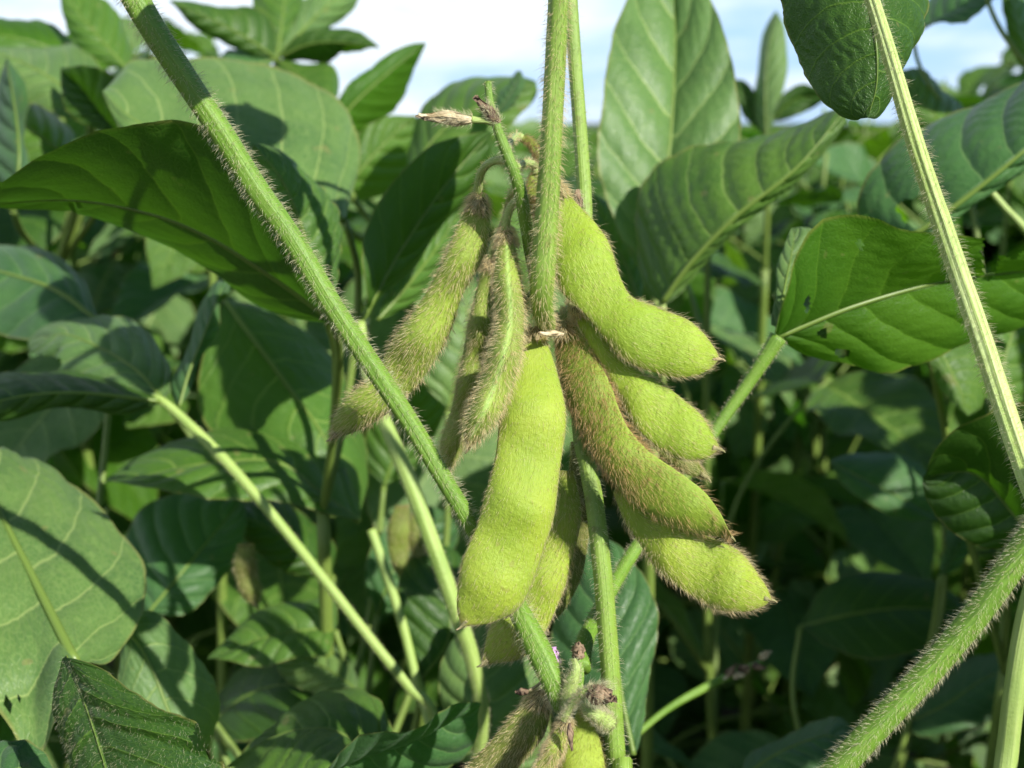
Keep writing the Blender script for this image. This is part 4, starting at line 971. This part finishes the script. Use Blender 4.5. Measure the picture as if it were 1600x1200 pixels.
# =========================================================== rows of soybean behind
def leaflet_mesh(name, mat, k, nu=26, nv=13):
    rs = np.random.default_rng(100 + k)
    t = np.linspace(0, 1, nu)
    w = 0.33 * np.sin(math.pi * t ** (0.72 + 0.1 * rs.uniform(-1, 1))) ** 0.8 * (1 + 0.12 * rs.uniform(-1, 1))
    w = w * (1 - 0.25 * t ** 3)
    v = np.linspace(-1, 1, nv)
    dr = rs.uniform(0.15, 0.55); fold = rs.uniform(-.05, .45); tw = rs.uniform(-.5, .5)
    ang = dr * t * 1.6
    x = np.cumsum(np.cos(ang)) / nu; z = -np.cumsum(np.sin(ang)) / nu
    G = np.zeros((nu, nv, 3))
    for i in range(nu):
        f = fold + 0.05 * math.sin(i * 0.9)
        for j in range(nv):
            a = abs(v[j]); y = w[i] * v[j]
            zz = z[i] + math.sin(f) * w[i] * a + .012 * math.sin(t[i] * 16 + v[j] * 2 + k) * a + .05 * w[i] * math.sin(math.pi * a) + 0.012 * abs(math.sin((t[i] - .24 * a) * 21)) * min(1, a * 4)
            c, s = math.cos(tw * t[i]), math.sin(tw * t[i])
            yy = y * math.cos(f)
            G[i, j] = (x[i], yy * c - (zz - z[i]) * s, z[i] + yy * s + (zz - z[i]) * c)
    uv = np.stack(np.meshgrid(t, v * 0.5 + 0.5, indexing='ij'), -1).reshape(-1, 2)
    o = build(name, G.reshape(-1, 3), [grid_faces(nu, nv)], mat, None, uv=uv)
    me = o.data
    bpy.data.objects.remove(o)
    return me


LM = []
for k, mt in enumerate(['leaf', 'leaf', 'leaf_pale', 'leaf_blue', 'leaf_dark', 'leaf', 'leaf_blue', 'leaf_pale', 'leaf_dark', 'leaf_clear']):
    LM.append(leaflet_mesh('leaflet', M[mt], k))


def in_view(p, m=60):
    x, y, d = proj(np.asarray(p))
    return d > 0.02 and -m < x < 1600 + m and -m < y < 1200 + m


def frame_of(d, nrm):
    x = norm(d); y = norm(np.cross(nrm, x)); z = np.cross(x, y)
    return Matrix(((x[0], y[0], z[0], 0), (x[1], y[1], z[1], 0), (x[2], y[2], z[2], 0), (0, 0, 0, 1)))


def grow(root, stem_pts, nodes, ok, rs, size=.085, plen=.13, stem=True):
    """trifoliate leaves up a stem; ok(points) says whether a leaf may stand there"""
    base = np.array(root.location)
    c = cr(stem_pts, 60, arc=False)
    if stem: tube('stem', stem_pts, [.003, .0025, .002, .0012], M['stem_back'], root, nu=30, nv=8, ribs=0)
    az = rs.uniform(0, 6.28)
    cnt = 0
    for i in range(nodes):
        f = .16 + .84 * (i + rs.uniform(-.3, .3)) / max(1, nodes - 1)
        p = c[int(np.clip(f, 0, 1) * 59)]
        az += 2.6 + rs.uniform(-.5, .5)
        el = rs.uniform(.35, 1.05) if f > .5 else rs.uniform(.1, .7)
        ln = plen * rs.uniform(.6, 1.2) * (1 - .35 * max(0, f - .6) / .4)
        hd = np.array([math.cos(az), math.sin(az), 0])
        d0 = norm(hd * math.cos(el + .25) + np.array([0, 0, math.sin(el + .25)]))
        q = p + d0 * ln * .5; e = q + norm(hd * math.cos(el - .2) + np.array([0, 0, math.sin(el - .2)])) * ln * .5
        sz = size * rs.uniform(.7, 1.15) * (1 - .4 * max(0, f - .75) / .25)
        trip = []
        nrm0 = norm(np.array([0, 0, 1.0]) + .35 * SUN + rs.normal(0, .32, 3))
        side = norm(np.cross(nrm0, hd))
        hd2 = norm(hd + np.array([0, 0, rs.uniform(-.7, .15)]))
        for dd, of in ((hd2, .012), (norm(side + hd2 * .25), 0), (norm(-side + hd2 * .25), 0)):
            dd = norm(dd + rs.normal(0, .18, 3) + np.array([0, 0, -.12]))
            trip.append((e + hd2 * of, dd, norm(nrm0 + rs.normal(0, .3, 3)), sz * rs.uniform(.85, 1.1)))
        pts = [p, q, e] + [b + d * s * k for b, d, n_, s in trip for k in (.5, 1.0)] + [b + d * s * .5 + norm(np.cross(n_, d)) * s * .3 * g for b, d, n_, s in trip for g in (-1, 1)]
        if not ok(pts): continue
        lf = tube('leaf', [p, q, e, e + hd2 * .012], [.0016, .001, .0009, .0009], M['stem_back'], root, nu=12, nv=6)
        for b, d, n_, s in trip:
            o = bpy.data.objects.new('leaflet', LM[rs.integers(len(LM))])
            C.objects.link(o); o.parent = lf
            o.matrix_local = Matrix.Translation(Vector(b - base)) @ frame_of(d, n_) @ Matrix.Scale(s, 4)
        cnt += 1
    return cnt


def top_limit(px):
    """how high the crop stands against the sky along the photograph"""
    xs = [-200, 0, 250, 420, 540, 640, 960, 1160, 1300, 1420, 1600, 1800]
    ys = [10, 10, 25, 75, 185, 205, 200, 185, 190, 90, 60, 60]
    return np.interp(px, xs, ys)


def ok_back(pts):
    for p in pts:
        x, y, d = proj(np.asarray(p))
        if d < .40: return False
        if y < top_limit(x): return False
    return True


rs = np.random.default_rng(11)
spots = []
for y in np.arange(.52, 1.55, .13):
    nx = int((.50 * y + .10) * 2 / .15) + 1
    for i in range(nx):
        x = -(.50 * y + .10) + (i + .5) * (2 * (.50 * y + .10) / nx) + rs.uniform(-.04, .04)
        spots.append((x, y + rs.uniform(-.045, .045)))
back = []
for x, y in spots:
    px = proj(np.array([x, y, .5]))[0]
    h = .60 + .08 * max(0, min(1, (abs(px - 780) - 200) / 400)) + rs.uniform(-.05, .03)
    r = thing('soybean_plant', (x, y, 0), 'blurred soybean plant in the crop rows behind the pods', 'plant', 'soybean plants in the crop rows behind')
    if px < 480: h += .07
    while True:
        tx, ty, _ = proj(np.array([x, y, h]))
        if ty > top_limit(tx) + 45: break
        h -= .01
    l1, l2 = rs.normal(0, .03, 2)
    n = grow(r, [np.array([x, y, -.01]), np.array([x + l1 * .4, y + l2 * .4, h * .35]), np.array([x + l1, y + l2, h * .7]), np.array([x + l1 * 1.2, y + l2 * 1.2, h])], 17, ok_back, rs)
    back.append((r, n))

# leaf canopy added out of view on the right to shade the low background
def ok_side(pts):
    for p in pts:
        if in_view(p, 90): return False
        if p[1] < -.02 and abs(p[0]) < .1: return False
        # leave the sun's way to the pods open
    for tgt in SUNLIT:
        for p in pts:
            r = np.asarray(p) - tgt; k = r @ SUN
            if k > 0 and np.linalg.norm(r - SUN * k) < .034: return False
    return True


SUNLIT = [P(x, y, d) for x, y, d in ((760, 900, .19), (830, 700, .19), (920, 420, .192), (1060, 550, .19), (1040, 660, .2), (1130, 900, .2), (700, 400, .2), (600, 620, .2), (790, 550, .19),
                                     (860, 200, .186), (900, 100, .22), (1420, 200, .19), (1500, 450, .19), (1570, 650, .19), (1480, 1000, .18), (1350, 1150, .18), (520, 480, .19), (640, 660, .195),
                                     (950, 1050, .2), (860, 1040, .2), (640, 750, .24), (690, 900, .24), (400, 770, .256), (560, 970, .253), (150, 850, .28), (60, 780, .29), (480, 170, .33), (330, 150, .33), (1350, 480, .24), (1480, 520, .24),
                                     (980, 150, .36), (1150, 290, .31), (1450, 260, .29), (270, 1000, .27), (180, 1000, .265))]
rs2 = np.random.default_rng(5)
for k, (x, y, h, n) in enumerate([(.22, .16, .66, 15), (.31, .24, .70, 15), (.28, .06, .68, 15), (.38, .12, .72, 15), (.36, .32, .70, 15), (.46, .24, .74, 15), (.34, -.06, .70, 13), (.27, .31, .68, 15), (.42, .02, .74, 14), (.19, .25, .60, 13), (.50, .40, .72, 14)]):
    pts = [pi_ + [0, 0, .02], np.array([pi_[0] * .4 + x * .6, y * .6 + pi_[1] * .4, .2]), np.array([x, y, .42]), np.array([x + .01, y, h])]
    c = cr(pts, 60, arc=False)
    if any(in_view(p, 60) for p in c[8:]): 
        pts[1] = np.array([x, y, .12])
    br = np.array([x, y, .2])
    grow(I, pts, n, ok_side, rs2, size=.105, stem=False)  # added shading leaves, unseen, parented to the near plant
    tube('shade_branch', pts, [.0034, .003, .0024, .0016], M['stem'], I, nu=30, nv=8)

# unseen leaves added above the frame, each set to drop shade on one spot
def shade_leaf(x, y, d, size, t, spin, k):
    ax = norm(np.cross(SUN, [0, 0, 1.0])); ay = np.cross(SUN, ax)
    c0 = P(x, y, d)
    dr = ax * math.cos(spin) + ay * math.sin(spin); sd = np.cross(SUN, dr)
    while True:
        c = c0 + SUN * t
        pts = [c + dr * size * i * .55 + sd * size * j * .36 for i in (-1, 0, 1) for j in (-1, 0, 1)]
        if not any(in_view(p, 30) for p in pts): break
        t += .006
    for q in SUNLIT:
        for p in pts:
            w = p - q; a = w @ SUN
            if a > 0 and np.linalg.norm(w - SUN * a) < .008: print('crown leaf', x, y, 'shades', proj(q))
    b = c - dr * size * .5
    o = bpy.data.objects.new('leaf', LM[k]); C.objects.link(o); o.parent = A  # added shade caster, parented to the podded plant
    o.matrix_local = Matrix.Translation(Vector(b - pa)) @ frame_of(dr, SUN + .15 * np.array([math.sin(k), math.cos(k), 0])) @ Matrix.Scale(size, 4)
    hub = P(885, -330, .21)
    path = [b, (b + hub) / 2 + np.array([0, 0, .01]), hub]
    if not any(in_view(p, 10) for p in cr(path, 12, arc=False)): tube('petiole', path, [.0009, .0011, .0014], M['stem'], A, nu=20, nv=8)


for a in ((395, 190, .33, .032, .15, 1.0, 2), 
          (225, 560, .325, .035, .15, 1.2, 7), (640, 320, .303, .05, .12, 1.0, 1), (250, 110, .18, .022, .05, .5, 2), (130, 480, .35, .032, .16, 1.4, 3)):
    shade_leaf(*a)
tube('stem', [P(888, -60, .222), P(886, -200, .216), P(885, -345, .209)], [.0018, .0017, .0015], M['stem_main'], A, nu=20, nv=12, ribs=7)

# far field: one mass of leaves out to the horizon
def far_field():
    rs = np.random.default_rng(3)
    n = 16000
    y = 1.45 + 14 * rs.uniform(0, 1, n) ** 2.0
    x = rs.uniform(-1, 1, n) * (.56 * y + .2)
    z = .57 - .28 * rs.uniform(0, 1, n) ** 1.6 + .03 * np.sin(x * 5 + y * 2)
    L = .085 * rs.uniform(.7, 1.3, n)
    az = rs.uniform(0, 6.283, n); dp = rs.uniform(-.8, .3, n)
    d = np.stack([np.cos(az) * np.cos(dp), np.sin(az) * np.cos(dp), np.sin(dp)], 1)
    nr = norm(np.array([0, 0, 1.0]) + .4 * SUN + rs.normal(0, .4, (n, 3)))
    s = norm(np.cross(nr, d)); nn = np.cross(d, s)
    base = np.stack([x, y, z], 1)
    us = [0, .2, .5, .8, 1]; ws = [.02, .26, .33, .18, .01]
    V = []; UV = []
    for u, w in zip(us, ws):
        for v in (-1, 0, 1):
            V.append(base + d * (L * u)[:, None] + s * (L * w * v)[:, None] + nn * (L * (.08 * abs(v) - .25 * u * u))[:, None])
            UV.append(np.tile([[u, v * .5 + .5]], (n, 1)))
    V = np.stack(V, 1); UV = np.stack(UV, 1)
    fs = (np.arange(n) * 15)[:, None, None] + grid_faces(5, 3)[None]
    o = build('soybean_canopy', V.reshape(-1, 3), [fs.reshape(-1, 4)], M['leaf'], None, uv=UV.reshape(-1, 2))
    o['kind'] = 'stuff'; o['label'] = 'far soybean field reading as one mass of leaves under the sky'; o['category'] = 'crop field'


far_field()

# =========================================================== soil
m, t = nt('soil'); g = N(t)
tc = g.new('ShaderNodeTexCoord')
n1 = g.noise(tc.outputs['Object'], 30, 6); n2 = g.noise(tc.outputs['Object'], 220, 4)
col = g.mix(n1, rgb(.030, .020, .012), rgb(.075, .052, .032))
bp = g.new('ShaderNodeBump'); g.link(g.math('ADD', n1, g.math('MULTIPLY', n2, .3)), bp.inputs['Height']); bp.inputs['Distance'].default_value = .02
pr = g.new('ShaderNodeBsdfPrincipled'); g.link(col, pr.inputs['Base Color']); g.link(bp.outputs[0], pr.inputs['Normal']); pr.inputs['Roughness'].default_value = .95
o = g.new('ShaderNodeOutputMaterial'); g.link(pr.outputs[0], o.inputs[0])
nx = 80
gx = np.sinh(np.linspace(-7, 7, nx)) * .8
X, Y = np.meshgrid(gx, gx, indexing='ij')
near = np.exp(-(X ** 2 + Y ** 2) / 9)
Z = (.012 * np.sin(X * 9 + Y * 3) + .01 * np.sin(Y * 13 - X * 5)) * near - .004
gr = build('ground', np.stack([X, Y, Z], -1).reshape(-1, 3), [grid_faces(nx, nx)[:, ::-1] if False else grid_faces(nx, nx)], m, None)
gr['kind'] = 'structure'; gr['label'] = 'dark soil under the soybean crop'; gr['category'] = 'ground'

# =========================================================== sky, sun, camera
W = bpy.data.worlds.new('World'); SC.world = W; W.use_nodes = True
t = W.node_tree; t.nodes.clear(); g = N(t)
sky = g.new('ShaderNodeTexSky', sky_type='NISHITA'); sky.sun_disc = False
elev = math.asin(SUN[2]); rot = math.atan2(SUN[0], SUN[1])
sky.sun_elevation = elev; sky.sun_rotation = rot
sky.air_density = 1.0; sky.dust_density = 0.1; sky.ozone_density = 1.5
tc = g.new('ShaderNodeTexCoord')
mp = g.new('ShaderNodeMapping'); g.link(tc.outputs['Generated'], mp.inputs[0]); mp.inputs['Scale'].default_value = (1.6, 1.6, 7.0)
cl = g.noise(mp.outputs[0], 2.3, 6, .6)
sepx = g.new('ShaderNodeSeparateXYZ'); g.link(tc.outputs['Generated'], sepx.inputs[0])
# thin white cloud, thicker towards the left of the view
cov = g.math('ADD', cl, g.math('MULTIPLY', sepx.outputs[0], -0.30))
cf = g.math('MULTIPLY', g.sstep(cov, .36, .64), g.sstep(sepx.outputs[2], .75, .25))
low = g.sstep(sepx.outputs[2], .8, .0)
col = g.mix(g.math('MULTIPLY', low, .7), sky.outputs[0], rgb(6.4, 10.6, 17.0))
col = g.mix(g.math('MULTIPLY', cf, .92), col, rgb(13.2, 14.4, 15.8))
bg = g.new('ShaderNodeBackground'); g.link(col, bg.inputs[0]); bg.inputs[1].default_value = 0.052
o = g.new('ShaderNodeOutputWorld'); g.link(bg.outputs[0], o.inputs[0])

sl = bpy.data.lights.new('sun', 'SUN'); sl.energy = 5.0; sl.angle = math.radians(.5); sl.color = (1, .955, .87)
so = bpy.data.objects.new('sun', sl); C.objects.link(so)
so.rotation_euler = Vector(SUN).to_track_quat('Z', 'Y').to_euler()
so.location = (1, -1, 3)

cd = bpy.data.cameras.new('camera'); co = bpy.data.objects.new('camera', cd); C.objects.link(co)
cd.sensor_width = 36; cd.lens = 36 * F / 1600
co.location = CAM; co.rotation_euler = (math.radians(90) - PITCH, 0, 0)
cd.clip_start = .01; cd.clip_end = 3000
cd.dof.use_dof = True; cd.dof.focus_distance = .192; cd.dof.aperture_fstop = 25
SC.camera = co
SC.view_settings.view_transform = 'Standard'; SC.view_settings.look = 'None'
SC.view_settings.exposure = 0.72; SC.view_settings.gamma = 1
cy = SC.cycles
cy.max_bounces = 8; cy.diffuse_bounces = 4; cy.glossy_bounces = 2; cy.transmission_bounces = 4; cy.transparent_max_bounces = 6
cy.use_denoising = True
cy.caustics_reflective = False; cy.caustics_refractive = False
